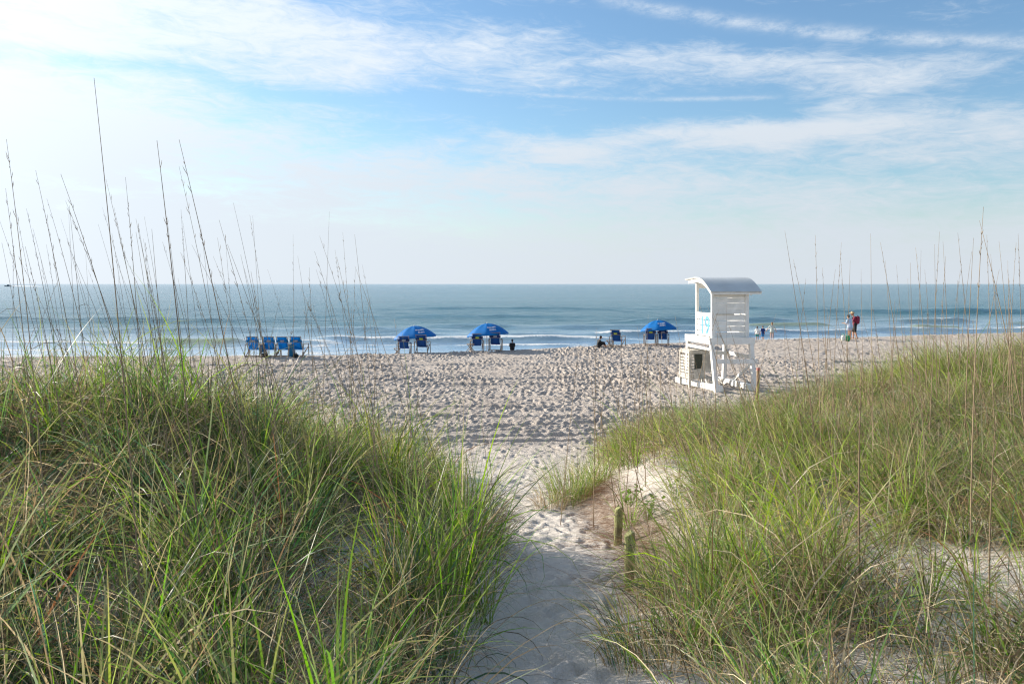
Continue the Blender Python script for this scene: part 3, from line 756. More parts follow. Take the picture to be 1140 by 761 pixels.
# ------------------------------------------------------------------ people
M_SKIN = simple('skin', (.46, .26, .17), .55, .06, 8, transl=0)
M_HAIRB = simple('brown hair', (.09, .045, .02), .7, .2, 40)
M_HAIRR = simple('light brown hair', (.26, .13, .05), .7, .2, 40)
M_HAIRD = simple('dark hair', (.02, .015, .012), .7, .2, 40)
def cloth_mat(n, c): return simple(n, c, .85, .12, 10, .004)
def person(px, Y, H, face, pose, clothes, hair, hairlen, label, extra=None, skin=M_SKIN, z=None):
    """H standing height; face = turn (0 looks out to sea); pose: dict of options"""
    X = (px - CX) / F * Y; zz = ground(X, Y) if z is None else z
    S = H / 1.72; sit = pose.get('sit'); lean = pose.get('lean', 0.0)
    J = {}
    hip = Vector((0, -.02, .92)) if not sit else Vector((0, -.05, .11))
    fw = Vector((0, 1, 0))
    up = Vector((0, math.sin(lean), math.cos(lean)))
    chest = hip + up * .36; neck = hip + up * .52; head = neck + (up * .17 + fw * (.03 + .06 * pose.get('nod', 0)))
    J['hips'] = hip; st_ = pose.get('stride', .12)
    body = MB(); parts = {}
    body.cap(hip + Vector((-.07, 0, 0)), hip + Vector((.07, 0, 0)), .115, .115)
    body.cap(hip, chest - up * .12, .125, .115); body.cap(chest + Vector((-.085, 0, -.02)), chest + Vector((.085, 0, -.02)), .10, .10)
    body.cap(chest + Vector((-.14, 0, .09)), chest + Vector((.14, 0, .09)), .058, .058)
    body.cap(neck - up * .04, head - up * .05, .052, .050)
    rt = Matrix.Rotation(pose.get('turn', 0), 3, 'Z')
    body.ball(head + Vector((0, .0, .02)), (.075, .092, .112), 16, 12)
    body.ball(head + rt @ Vector((0, .035, -.055)), (.052, .055, .052)); body.ball(head + rt @ Vector((0, .10, -.005)), (.012, .018, .022))
    for s in (-1, 1): body.ball(head + rt @ Vector((s * .077, -.005, .0)), (.012, .02, .03))
    legs = []
    for s in (-1, 1):
        h0 = hip + Vector((s * .09, 0, -.03))
        if sit:
            kn = Vector((s * .14, .36, .40)) if pose.get('knees', 1) else Vector((s * .16, .42, .12)); an = Vector((s * .12, .62, .06))
        else:
            f = st_ * s; kn = Vector((s * .10, .03 + f * .6, .48)); an = Vector((s * .10, -.03 + f * 1.3, .07))
        body.cap(h0, kn, .083, .056); body.cap(kn, kn.lerp(an, .35), .055, .056); body.cap(kn.lerp(an, .35), an, .056, .036)
        body.cap(an + Vector((0, -.03, -.03)), an + Vector((s * .02, .15, -.045)), .036, .025)
        legs.append((h0, kn, an))
    arms = []
    for s in (-1, 1):
        sh = chest + Vector((s * .175, 0, .085)); ap = pose.get('arms', {}).get(s, (.10, .0, -.27, .05, .12, -.24))
        elb = sh + Vector((s * ap[0] * .6, ap[1], ap[2])); wr = elb + Vector((s * ap[3] * .4, ap[4], ap[5]))
        body.cap(sh, elb, .052, .040); body.cap(elb, wr, .040, .027)
        d = (wr - elb).normalized(); side = Vector((1, 0, 0)) - d * d.x; side.normalize(); nn = d.cross(side)
        body.cap(wr, wr + d * .07, .028, .034)
        for k, ln in enumerate((.065, .078, .073, .055)):
            a = wr + d * .085 + side * (-.027 + .018 * k); m1 = a + d * ln * .55; body.cap(a - d * .02, m1, .0105, .010); body.cap(m1, m1 + d * ln * .4 + nn * .02, .010, .008)
        a = wr + d * .03 + side * (.03 * -s); body.cap(a, a + d * .05 + side * (-s * .035), .012, .010)
        arms.append((sh, elb, wr))
    t = thing('person', (X, Y, zz), face, label, 'person')
    t.scale = (S, S, S)
    def rem(b, name, m, parent=t, vox=.012):
        o = b.build(name, m, parent, 0, True); r = o.modifiers.new('r', 'REMESH'); r.mode = 'VOXEL'; r.voxel_size = vox; r.use_smooth_shade = True
        sm = o.modifiers.new('sm', 'SMOOTH'); sm.iterations = 2; sm.factor = .5
        return o
    bo = rem(body, 'body', skin, vox=.011)
    # shirt
    sl_ = clothes.get('sleeve', .8)
    if clothes.get('top'):
        b = MB(); g = .016
        lo = clothes.get('hem', .02)
        b.cap(hip + up * lo, chest - up * .12, .14 + clothes.get('loose', 0), .132 + clothes.get('loose', 0) * .6); b.cap(hip + up * lo + Vector((-.05, 0, 0)), hip + up * lo + Vector((.05, 0, 0)), .13 + clothes.get('loose', 0), .13 + clothes.get('loose', 0))
        b.cap(chest + Vector((-.085, 0, -.02)), chest + Vector((.085, 0, -.02)), .100 + g, .100 + g); b.cap(chest + Vector((-.14, 0, .09)), chest + Vector((.14, 0, .09)), .058 + g, .058 + g)
        for sh, elb, wr in arms:
            b.cap(sh, sh.lerp(elb, min(1, sl_)), .052 + g, .046 + g)
            if sl_ > 1: b.cap(elb, elb.lerp(wr, sl_ - 1), .042 + g, .030 + g)
        rem(b, 'shirt', clothes['top'])
    if clothes.get('bottom'):
        b = MB(); g = .014; lb = clothes.get('leg', .6)
        b.cap(hip + Vector((-.07, 0, .02)), hip + Vector((.07, 0, .02)), .115 + g, .115 + g)
        for h0, kn, an in legs:
            b.cap(h0, h0.lerp(kn, min(1, lb)), .085 + g, .068 + g)
            if lb > 1: b.cap(kn, kn.lerp(an, lb - 1), .058 + g, .045 + g)
        rem(b, 'shorts' if lb <= 1 else 'trousers', clothes['bottom'])
    b = MB(); b.ball(head + rt @ Vector((0, -.018, .045)), (.088, .098, .10), 16, 12)
    if hairlen: b.cap(head + rt @ Vector((0, -.05, .0)), head + rt @ Vector((0, -.075, -hairlen)), .072, .045)
    rem(b, 'hair', hair)
    for e in (extra or []): e(t, head, chest, hip, up, rem)
    return t
M_WTOP = cloth_mat('white shirt', (.72, .72, .70)); M_NTOP = cloth_mat('navy shirt', (.012, .035, .16)); M_BSH = cloth_mat('blue shorts', (.03, .17, .42))
M_PTOP = cloth_mat('pale sage shirt', (.45, .52, .50)); M_TEAL = cloth_mat('teal shorts', (.02, .20, .20)); M_LBL = cloth_mat('light blue shirt', (.38, .50, .66))
M_MAR = cloth_mat('maroon pack', (.20, .02, .05)); M_STRAW = simple('straw hat', (.48, .36, .20), .85, .15, 30); M_LAV = cloth_mat('lavender cloth', (.46, .44, .58))
armsdown = {-1: (.10, .0, -.27, .05, .06, -.24), 1: (.10, .02, -.27, .05, .08, -.24)}
person(843, 52.0, .96, R(-25), {'arms': armsdown, 'stride': .02}, {'top': M_WTOP, 'bottom': M_TEAL, 'leg': .7, 'loose': .03}, M_HAIRB, .12, 'child in white top beside the stand, left of the child in navy', z=None)
person(849.2, 52.4, .98, R(5), {'arms': armsdown, 'stride': .03}, {'top': M_NTOP, 'bottom': M_BSH, 'leg': .9, 'loose': .01}, M_HAIRB, 0, 'child in navy shirt and blue shorts standing at the water, seen from behind')
person(859.5, 51.8, 1.12, R(-15), {'arms': {-1: (.35, .05, -.22, .3, .05, -.2), 1: (.2, .05, -.25, .2, .08, -.22)}, 'stride': .10}, {'top': M_PTOP, 'bottom': M_PTOP, 'leg': .35, 'loose': .04, 'hem': -.08}, M_HAIRR, .10, 'child with light brown hair in pale sage top walking at the water')
def hat(t, head, chest, hip, up, rem):
    b = MB(); n = 24; vs = []
    for r, z in ((.0, .155), (.06, .15), (.085, .12), (.095, .07), (.15, .055), (.20, .035), (.205, .030), (.15, .045), (.09, .055)):
        for i in range(n): vs.append(head + Vector((r * math.cos(i * 6.2832 / n), r * math.sin(i * 6.2832 / n), z)))
    b.add(vs, [(j * n + i, (j + 1) * n + i, (j + 1) * n + (i + 1) % n, j * n + (i + 1) % n) for j in range(8) for i in range(n)])
    b.build('sun_hat', M_STRAW, t, 0, True)
def pack(t, head, chest, hip, up, rem):
    b = MB(); b.cap(chest + Vector((-.06, -.20, .08)), chest + Vector((-.06, -.18, -.20)), .12, .13); b.cap(chest + Vector((.06, -.20, .08)), chest + Vector((.06, -.18, -.20)), .12, .13)
    rem(b, 'backpack', M_MAR)
    for s in (-1, 1):
        b = MB(); b.tube([chest + Vector((s * .10, -.12, .12)), chest + Vector((s * .11, 0, .165)), chest + Vector((s * .11, .115, .08)), chest + Vector((s * .12, .09, -.12)), chest + Vector((s * .13, -.08, -.2))], .018, 6); b.build('strap', M_BLACK, t, 0, True)
hold = {-1: (.05, .12, -.24, -.2, .22, .03), 1: (.05, .12, -.24, -.2, .22, .03)}
person(951.5, 52.2, 1.76, R(75), {'arms': hold, 'lean': .10, 'nod': 1, 'stride': .08}, {'top': M_MAR, 'bottom': M_BLACK, 'leg': .95, 'loose': .01}, M_HAIRB, 0, 'adult in straw sun hat carrying a maroon backpack near the shoreline', [hat, pack])
person(946.2, 51.4, 1.60, R(20), {'arms': {-1: (.05, .10, -.24, .1, .2, .02), 1: (.08, .08, -.25, -.2, .2, -.05)}, 'lean': .14, 'nod': 1, 'stride': .05}, {'top': M_LBL, 'bottom': M_LAV, 'leg': .45, 'loose': .03, 'hem': -.03}, M_HAIRD, .04, 'dark-haired adult in light blue shirt standing left of the person with the straw hat')
armk = {-1: (.05, .18, -.20, -.25, .22, .06), 1: (.05, .18, -.20, -.25, .22, .06)}
person(570.3, 42.6, 1.10, R(0), {'sit': 1, 'arms': armk, 'lean': .12}, {'top': M_BLACK, 'bottom': M_BLACK, 'leg': 1.4, 'sleeve': 1.9}, M_HAIRD, .05, 'small figure in black sitting on the sand right of the middle parasol')
person(666.5, 44.0, 1.25, R(-70), {'sit': 1, 'arms': armk, 'lean': .22, 'nod': 1}, {'top': M_BLACK, 'bottom': M_BLACK, 'leg': 1.4, 'sleeve': 1.9}, M_HAIRD, .08, 'dark clothed figure sitting on the sand left of the lone navy chair')
M_GREENB = simple('green plastic', (.05, .42, .16), .5, .15, 12, transl=.2); M_WHB = simple('white bag cloth', (.72, .74, .66), .7, .1)
bag('beach_bag', 943.6, 51.0, (.34, .26, .40), M_GREENB, 'bright green bag on the sand at the feet of the standing couple', seed=7)
bag('beach_bag', 938.8, 51.0, (.30, .24, .42), M_WHB, 'white bag on the sand left of the bright green bag', seed=9, m2=M_GREENB)

# ------------------------------------------------------------------ boat on the horizon
M_HULL = simple('grey boat hull', (.12, .17, .20), .5, .1); M_WAKE = simple('wake foam', (.75, .78, .80), .8, .05)
Yb_ = 1500.0; Xb = (9 - CX) / F * Yb_
bt = thing('motor_boat', (Xb, Yb_, SEA), R(180), 'small dark motor boat far out near the horizon with a white wake', 'boat')
b = MB(); vs = []
for i in range(13):
    t = i / 12; x = -7 + 14 * t; w = 1.7 * (1 - max(0, t - .55) ** 2 * 4.8); w = max(w, .05); sh = 1.4 + 1.1 * t * t
    vs += [(x, -w, sh), (x, -w * .8, -.4), (x, w * .8, -.4), (x, w, sh)]
fs = [(i * 4 + j, i * 4 + 4 + j, i * 4 + 5 + j, i * 4 + 1 + j) for i in range(12) for j in range(3)] + [(i * 4 + 3, i * 4 + 7, i * 4 + 4, i * 4) for i in range(12)] + [(0, 1, 2, 3), (51, 50, 49, 48)]
b.add(vs, fs); b.build('hull', M_HULL, bt)
b = MB(); b.box(-2.0, 1.6, -1.1, 1.1, 1.7, 3.6); b.box(-2.6, 2.2, -1.3, 1.3, 3.62, 3.8); b.build('cabin', M_HULL, bt, .15)
b = MB(); b.box(1.605, 1.65, -.9, .9, 2.6, 3.3); b.build('window', M_BLACK, bt)
n = 24; vs = []; fs = []
for i in range(n + 1):
    t = i / n; x = Xb + 5 + t * 62; w = 1.5 + 5 * t; h = 1.15 * (1 - t) ** .5 * 1.5 + .05
    vs += [(x, Yb_ - w, SEA), (x, Yb_, SEA + h), (x, Yb_ + w, SEA)]
for i in range(n): a = i * 3; fs += [(a, a + 3, a + 4, a + 1), (a + 1, a + 4, a + 5, a + 2)]
b = MB(); b.add(vs, fs); o = b.build('boat_wake', M_WAKE, None, 0, True); o['kind'] = 'stuff'; o['label'] = 'white wake trailing right of the far boat'; o['category'] = 'wake'

# ------------------------------------------------------------------ grasses
GREEN = np.array([(.045, .125, .026), (.08, .19, .026), (.14, .27, .034), (.21, .32, .040), (.040, .105, .060), (.065, .14, .085), (.025, .06, .030), (.21, .22, .09)])
STRAW = np.array([(.44, .36, .23), (.30, .23, .14), (.20, .145, .09), (.54, .47, .34), (.11, .08, .05), (.32, .24, .14)])
def make_blades(name, root, length, th0, bend, az_, width, col, tipcol, tipmix, K, material, seed, droop=None):
    rs = np.random.RandomState(seed); N = len(root)
    t = np.linspace(0, 1, K + 1)
    theta = th0[:, None] + bend[:, None] * t[None, :] ** 1.4
    ds = length[:, None] / K
    hx = np.concatenate([np.zeros((N, 1)), np.cumsum(np.sin(theta[:, :-1] + .5 * np.diff(theta, axis=1)) * ds, 1)], 1)
    hz = np.concatenate([np.zeros((N, 1)), np.cumsum(np.cos(theta[:, :-1] + .5 * np.diff(theta, axis=1)) * ds, 1)], 1)
    swirl = rs.randn(N) * .35
    aa = az_[:, None] + swirl[:, None] * t[None, :]
    X_ = root[:, 0:1] + np.cumsum(np.concatenate([np.zeros((N, 1)), np.diff(hx, axis=1)], 1) * np.cos(aa), 1)
    Y_ = root[:, 1:2] + np.cumsum(np.concatenate([np.zeros((N, 1)), np.diff(hx, axis=1)], 1) * np.sin(aa), 1)
    Z_ = root[:, 2:3] + hz
    P = np.stack([X_, Y_, Z_], -1)
    tw = rs.rand(N) * 6.28
    twt = tw[:, None] + rs.randn(N)[:, None] * 1.2 * t[None, :]
    T = np.gradient(P, axis=1); T /= np.linalg.norm(T, axis=2, keepdims=True) + 1e-9
    a = np.stack([-np.sin(aa), np.cos(aa), 0 * aa], -1); bvec = np.cross(T, a)
    S_ = a * np.cos(twt)[..., None] + bvec * np.sin(twt)[..., None]
    wt = width[:, None] * np.clip(.55 + 1.6 * t, 0, 1)[None, :] * (1 - t[None, :] ** 2.2 * .96) * .5
    V = np.stack([P - S_ * wt[..., None], P + S_ * wt[..., None]], 2).reshape(-1, 3)
    base = (np.arange(N) * (K + 1) * 2)[:, None] + (np.arange(K) * 2)[None, :]
    Fc = np.stack([base, base + 1, base + 3, base + 2], -1).reshape(-1, 4)
    f = (tipmix[:, None] * t[None, :] ** 1.6)[..., None]
    cc_ = col[:, None, :] * (1 - f) + tipcol[:, None, :] * f
    cc_ = np.repeat(cc_[:, :, None, :], 2, 2).reshape(-1, 3)
    cc_ = np.concatenate([cc_, np.ones((len(cc_), 1))], 1)
    return link_mesh(name, V, Fc, material, {'Col': ('FLOAT_COLOR', cc_)}, smooth=True)
def gsample(x, y):
    ix = np.clip(np.searchsorted(gx, x), 1, len(gx) - 1); iy = np.clip(np.searchsorted(gy, y), 1, len(gy) - 1)
    tx = (x - gx[ix - 1]) / (gx[ix] - gx[ix - 1]); ty = (y - gy[iy - 1]) / (gy[iy] - gy[iy - 1])
    return (ZZ[iy - 1, ix - 1] * (1 - tx) + ZZ[iy - 1, ix] * tx) * (1 - ty) + (ZZ[iy, ix - 1] * (1 - tx) + ZZ[iy, ix] * tx) * ty
def density_left(x, y):
    e = np.interp(y, *LE) - x
    d = ss(e, .12, .42) * (1 - ss(y + .35 * np.minimum(x, 0), 13.0, 15.5))
    d *= ss(fbm(x, y, 1.1, 700, 3), -.42, -.08)
    # bare sand scoop half way up the bank and the one at the near corner
    d *= 1 - .97 * np.exp(-(((x + 1.0) / .42) ** 2 + ((y - 5.6) / 1.4) ** 2) ** 1.5)
    d *= 1 - .9 * np.exp(-(((x + 2.15) / .34) ** 2 + ((y - 4.0) / .4) ** 2) ** 1.5)
    return d
def density_right(x, y):
    e = x - np.interp(y, *RE); yr = y - .42 * np.maximum(0, x - 2.5)
    d = ss(e, .16, np.where(y < 6.5, .45, 1.1)) * (1 - ss(yr, 14.5, 17.5))
    d *= .14 + .86 * ss(fbm(x, y, 1.0, 720, 4, .65), -.26, .10)
    d *= 1 - .97 * np.exp(-(((x - 1.55) / .58) ** 2 + ((y - 9.4) / 1.5) ** 2) ** 1.5)      # bare sand face by the path
    d *= 1 - .85 * np.exp(-(((x - 1.30) / .44) ** 2 + ((y - 6.9) / 1.5) ** 2) ** 1.5)
    d *= 1 - .85 * np.exp(-(((x - 2.55) / .75) ** 2 + ((y - 6.9) / 1.3) ** 2) ** 1.5)
    d *= 1 - .9 * np.exp(-(((x - 3.2) / .42) ** 2 + ((y - 5.2) / .75) ** 2) ** 1.5)
    return d
def scatter(n, xr, yr, dens, seed, per, rad, power=1.0):
    rs = np.random.RandomState(seed)
    y = yr[0] + (yr[1] - yr[0]) * rs.rand(n * 6) ** power; x = rs.uniform(xr[0], xr[1], n * 6)
    keep = (np.abs(x) < .70 * y + .9) & (rs.rand(n * 6) < dens(x, y)); x, y = x[keep][:n], y[keep][:n]
    m = len(x); cnt = rs.randint(per[0], per[1], m); idx = np.repeat(np.arange(m), cnt); N = len(idx)
    r = rad * np.sqrt(rs.rand(N)) * rs.uniform(.5, 1.4, m)[idx]; a = rs.rand(N) * 6.283
    bx_ = x[idx] + r * np.cos(a); by_ = y[idx] + r * np.sin(a)
    return rs, m, idx, np.stack([bx_, by_, gsample(bx_, by_) - .02], 1), a
def green_field(name, n, xr, yr, dens, seed, per, L0, Wd_, lab, K=6, power=1.0, hue=None, wind=math.pi * .95, upright=.25, dry=.2):
    rs, m, idx, root, a = scatter(n, xr, yr, dens, seed, per, .075, power)
    N = len(idx); tl = rs.uniform(.65, 1.25, m)[idx]
    length = rs.uniform(*L0, N) * tl * np.where(rs.rand(N) < .05, 1.45, 1.0)
    patch = np.clip(fbm(root[:, 0], root[:, 1], 2.0, seed + 900, 3) * 1.1 + .5, 0, 1)
    length *= .62 + .65 * patch
    wm = (wind + rs.randn(m) * 1.1)[idx]
    wa = np.where(rs.rand(N) < .35, wm + rs.randn(N) * .5, a + rs.randn(N) * .6)
    th0 = np.abs(rs.randn(N)) * upright * 1.1 + .04; bend = rs.gamma(1.8, .58, N) * rs.uniform(.6, 1.4, m)[idx]
    pal = GREEN if hue is None else hue
    c = pal[rs.randint(0, len(pal), m)][idx] * .6 + pal[rs.randint(0, len(pal), N)] * .4
    c = c * (np.array([.62, .80, 1.25])[None, :] * (1 - patch[:, None]) * .85 + np.array([1.25, 1.15, .85])[None, :] * patch[:, None])
    c = c * rs.uniform(.5, 1.6, N)[:, None] * rs.uniform(.75, 1.2, m)[idx][:, None]
    d = rs.rand(N) < dry; c[d] = STRAW[rs.randint(0, len(STRAW), d.sum())] * rs.uniform(.7, 1.1, d.sum())[:, None]
    rd = rs.rand(N) < .01; c[rd] = np.array([.19, .085, .045])
    tip = STRAW[rs.randint(0, 2, N)]
    o = make_blades(name, root, length, th0, bend, wa, rs.uniform(*Wd_, N), c, tip, rs.rand(N) ** 1.5 * .9, K, M_GRASS, seed)
    o['kind'] = 'stuff'; o['label'] = lab; o['category'] = 'grass'; return N
def straw_field(name, n, xr, yr, dens, seed, per, L0, Wd_, lab, K=7, power=1.0, curl=1.0):
    rs, m, idx, root, a = scatter(n, xr, yr, dens, seed, per, .13, power)
    N = len(idx); length = rs.uniform(*L0, N) * rs.uniform(.6, 1.3, m)[idx]
    th0 = np.abs(rs.randn(N)) * .45 + .1; bend = rs.gamma(3.0, .62, N) * curl
    c = STRAW[rs.randint(0, len(STRAW), N)] * rs.uniform(.4, 1.45, N)[:, None] * rs.uniform(.7, 1.2, m)[idx][:, None]
    g = rs.rand(N) < .22; c[g] = GREEN[rs.randint(0, len(GREEN), g.sum())] * 1.3
    o = make_blades(name, root, length, th0, bend, a + rs.randn(N) * .8, rs.uniform(*Wd_, N), c, c * 1.05, np.zeros(N), K, M_GRASS, seed)
    o['kind'] = 'stuff'; o['label'] = lab; o['category'] = 'grass'; return N
YEL = np.array([(.15, .26, .035), (.21, .30, .045), (.11, .21, .035), (.30, .30, .09), (.06, .12, .035), (.16, .26, .07)])
tot = 0
tot += green_field('dune_grass', 560, (-8, .3), (2.3, 15.5), density_left, 11, (18, 62), (.42, .98), (.005, .0135), 'green dune grass covering the left dune', 8, 1.15, dry=.11)
tot += straw_field('dry_grass', 1800, (-8, .3), (2.3, 15.5), density_left, 12, (18, 50), (.35, .90), (.002, .0055), 'dry curling grass tangled through the left dune', 8, 1.15, curl=1.15)
tot += green_field('dune_grass', 1600, (.6, 17), (2.6, 23), density_right, 13, (14, 48), (.32, .88), (.0045, .011), 'yellow-green dune grass covering the right dune', 5, .95, hue=YEL, dry=.27, upright=.36)
tot += straw_field('dry_grass', 4300, (.6, 17), (2.6, 23), density_right, 14, (12, 36), (.30, .80), (.0025, .006), 'dry straw grass tangled through the right dune', 6, 1.0, curl=1.1)
# matted dead roots and runners lying on the bank beside the path
def dens_thatch(x, y):
    e = x - np.interp(y, *RE)
    return np.exp(-((e - .22) / .30) ** 2) * ss(y, 5.0, 6.2) * (1 - ss(y, 11, 12))
rs, m, idx, root, a = scatter(150, (.4, 2.4), (5, 12), dens_thatch, 15, (10, 44), .16)
N = len(idx); c = np.array([(.25, .14, .08), (.33, .20, .11), (.20, .11, .07)])[rs.randint(0, 3, N)]
o = make_blades('dead_runners', root + np.array([0, 0, .015]), rs.uniform(.12, .42, N), rs.uniform(1.1, 1.6, N), rs.uniform(.1, .7, N), 3.6 + rs.randn(N) * .7, rs.uniform(.001, .003, N), c, c, np.zeros(N), 5, M_DRY, 15)
o['kind'] = 'stuff'; o['label'] = 'matted brown dead roots lying on the sand bank beside the path'; o['category'] = 'dead grass'

# separate tufts one can point at
def tuft(px, Y, n, L0, spread, hue, dry, label, seed, width=(.003, .006), bendk=1.0):
    X = (px - CX) / F * Y; rs = np.random.RandomState(seed)
    a = rs.rand(n) * 6.283; r = spread * np.sqrt(rs.rand(n)); x = r * np.cos(a); y = r * np.sin(a)
    z = gsample(X + x, Y + y) - ground(X, Y) - .02
    c = hue[rs.randint(0, len(hue), n)] * rs.uniform(.7, 1.3, n)[:, None]; d = rs.rand(n) < dry; c[d] = STRAW[rs.randint(0, len(STRAW), d.sum())]
    o = make_blades('grass_tuft', np.stack([x, y, z], 1), rs.uniform(*L0, n), np.abs(rs.randn(n)) * .25 + .03, rs.gamma(2.2, .45, n) * bendk, a + rs.randn(n) * .5, rs.uniform(*width, n), c, STRAW[rs.randint(0, 2, n)], rs.rand(n) * .6, 6, M_GRASS, seed)
    o.location = (X, Y, ground(X, Y)); tag(o, label, 'grass tuft', 'separate grass tufts along the path'); return o
tuft(636, 10.6, 420, (.45, .95), .30, YEL, .25, 'big yellow-green grass tuft hanging over the right edge of the sandy path', 61)
tuft(662, 11.4, 300, (.35, .75), .30, YEL, .35, 'bushy grass tuft on top of the bank behind the path edge tuft', 62)
tuft(612, 10.2, 160, (.25, .50), .20, STRAW[:4] * .8, .5, 'low reddish dry tuft at the toe of the right bank', 63)
tuft(768, 5.5, 420, (.25, .68), .36, GREEN, .30, 'dark green tuft beside the nearer mossy post', 64)
tuft(745, 4.2, 620, (.2, .62), .34, GREEN, .55, 'shaded tuft at the lower right edge of the path', 65, bendk=1.5)
tuft(535, 7.6, 420, (.35, .65), .26, GREEN, .55, 'brownish tuft leaning over the left edge of the path', 66)
tuft(690, 13.0, 260, (.35, .7), .35, YEL, .3, 'upright grass tuft on the crest above the bare sand face', 67)

# leafy creeping plants on the right bank
M_LEAF = simple('leaf', (.16, .26, .03), .5, .25, 20, transl=.4)
def leafy(px, Y, n, size, label, seed):
    X = (px - CX) / F * Y; rr = random.Random(seed); t = thing('creeping_plant', (X, Y, ground(X, Y)), 0, label, 'plant', 'small leafy plants on the right dune')
    b = MB(); s = MB()
    for k in range(n):
        a = rr.uniform(0, 6.28); r = rr.uniform(.02, .16); h = rr.uniform(.06, .20); x, y = r * math.cos(a), r * math.sin(a)
        gz = ground(X + x, Y + y) - ground(X, Y)
        s.tube([(x * .2, y * .2, gz - .02), (x * .7, y * .7, gz + h * .6), (x, y, gz + h)], [.003, .002, .0015], 4)
        rt = Matrix.Rotation(rr.uniform(0, 6.28), 3, 'Z') @ Matrix.Rotation(rr.uniform(-.7, .7), 3, 'X'); sz = size * rr.uniform(.6, 1.3)
        pts = [(0, -1), (.55, -.6), (.8, 0), (.5, .65), (0, 1.05), (-.5, .65), (-.8, 0), (-.55, -.6)]
        b.add([Vector((x, y, gz + h)) + rt @ Vector((p * sz, q * sz, .18 * sz * abs(p))) for p, q in pts] + [(x, y, gz + h)], [(i, (i + 1) % 8, 8) for i in range(8)])
    b.build('leaves', M_LEAF, t, 0, True); s.build('stems', M_LEAF, t)
leafy(704, 9.2, 26, .030, 'yellow-green leafy plant on the bank above the farther post', 71)
leafy(722, 8.4, 22, .030, 'leafy plant on the bank right of the farther post', 72)
leafy(752, 8.6, 16, .025, 'smallest leafy plant among dry grass on the right bank', 73)
leafy(885, 4.0, 24, .024, 'round-leaved plant low among the grass near the bottom edge', 74)

# ------------------------------------------------------------------ sea oat stalks, each one a plant of its own
M_STALK = mat('sea oat stalk')
_o = E(nd('ShaderNodeTexCoord').outputs['Object']); _oi = E(nd('ShaderNodeObjectInfo').outputs['Random'])
_c = mixc(_oi, (.21, .145, .085, 1), (.36, .265, .16, 1)); _c = mixc(sstep(noise(_o, 7, 3), .4, .7) * .5, _c, (.11, .07, .045, 1))
_p = principled(Base_Color=_c, Roughness=.6); finish(M_STALK, _p.outputs[0])
nst = 0
def stalk(tx, ty, mx, my, Y=None, thick=1.0, label=None, group=None, seed=0, leaf=True):
    """top at photograph column tx, row ty; passes mx at row my"""
    global nst
    rr = random.Random(seed * 7 + int(tx * 3 + ty)); left = tx < 560
    if Y is None:
        Y = min(max(600.0 / max(316 - ty, 60), 2.9), 8.5) if left else min(max(560.0 / max(330 - ty, 45), 5.5), 11)
        Y *= rr.uniform(.93, 1.12)
    top = at(tx, ty, Y); mid = at(mx, my, Y)
    slope = (mx - tx) / (my - ty) * .8
    x_ = mx; y_ = my
    for _ in range(400):          # walk the line down until it meets the ground
        y_ += 2; x_ += slope * 2
        p = at(x_, y_, Y)
        if p.z < ground(p.x, p.y): break
    base = at(x_, y_, Y); base.z = ground(base.x, base.y) - .03
    dY = rr.uniform(-.18, .12)
    pts = []
    n = 14
    for i in range(n + 1):
        t = i / n
        # quadratic through base, mid, top, parameterised by height
        z = base.z + (top.z - base.z) * t; tm = (mid.z - base.z) / (top.z - base.z); tm = min(max(tm, .15), .85)
        l0 = (t - tm) * (t - 1) / (tm); l1 = t * (t - 1) / (tm * (tm - 1)); l2 = t * (t - tm) / (1 - tm)
        x = base.x * l0 + mid.x * l1 + top.x * l2
        pts.append(Vector((x, Y + dY * t * t, z)))
    r0 = .0035 * thick * rr.uniform(.85, 1.2)
    rad = [r0 * (1 - .78 * (i / n) ** 1.25) for i in range(n + 1)]
    org = pts[0].copy(); b = MB(); b.tube([p - org for p in pts], rad, 5)
    for k in (4, 7, 10):
        if rr.random() < .6:
            p = pts[k] - org; b.ball(p, (rad[k] * 1.5, rad[k] * 1.5, rad[k] * 2.5), 5, 4)
    if rr.random() < .6:          # what is left of the seed head: short scales pressed to the top
        for q_ in range(rr.randint(5, 12)):
            k = rr.uniform(.74, .97) * n; i0 = int(k); p = pts[i0].lerp(pts[i0 + 1], k - i0) - org; u = (pts[i0 + 1] - pts[i0]).normalized(); sg = rr.choice((-1, 1)); ln = rr.uniform(.012, .045)
            b.tube([p, p + u * ln * .6 + Vector((sg * ln * .22, 0, 0)), p + u * ln + Vector((sg * ln * .30, 0, 0))], [.0012, .0016, .0004], 4)
    has = leaf and rr.random() < .45
    me = bpy.data.meshes.new('sea_oat'); me.from_pydata(b.v, [], b.f); me.materials.append(M_STALK)
    for p_ in me.polygons: p_.use_smooth = True
    o = bpy.data.objects.new('sea_oat', me); C.objects.link(o); o.location = org
    if has:                       # a dry leaf still hanging off the stalk
        k = rr.choice((4, 5, 6, 8)); p = pts[k] - org; s = rr.choice((-1, 1)); ln = rr.uniform(.08, .26); lb = MB()
        q = [p + Vector((s * ln * t, .03 * math.sin(t * 3), ln * (.9 * t - 1.3 * t * t))) for t in (0, .25, .5, .75, 1)]
        lb.tube(q, [.0016, .0018, .0014, .001, .0005], 4); lb.build('dry_leaf', M_STALK, o)
    tag(o, label, 'sea oat', group); nst += 1
    return o
GL = 'bare sea oat stalks rising from the left dune'; GR = 'bare sea oat stalks rising from the right dune'
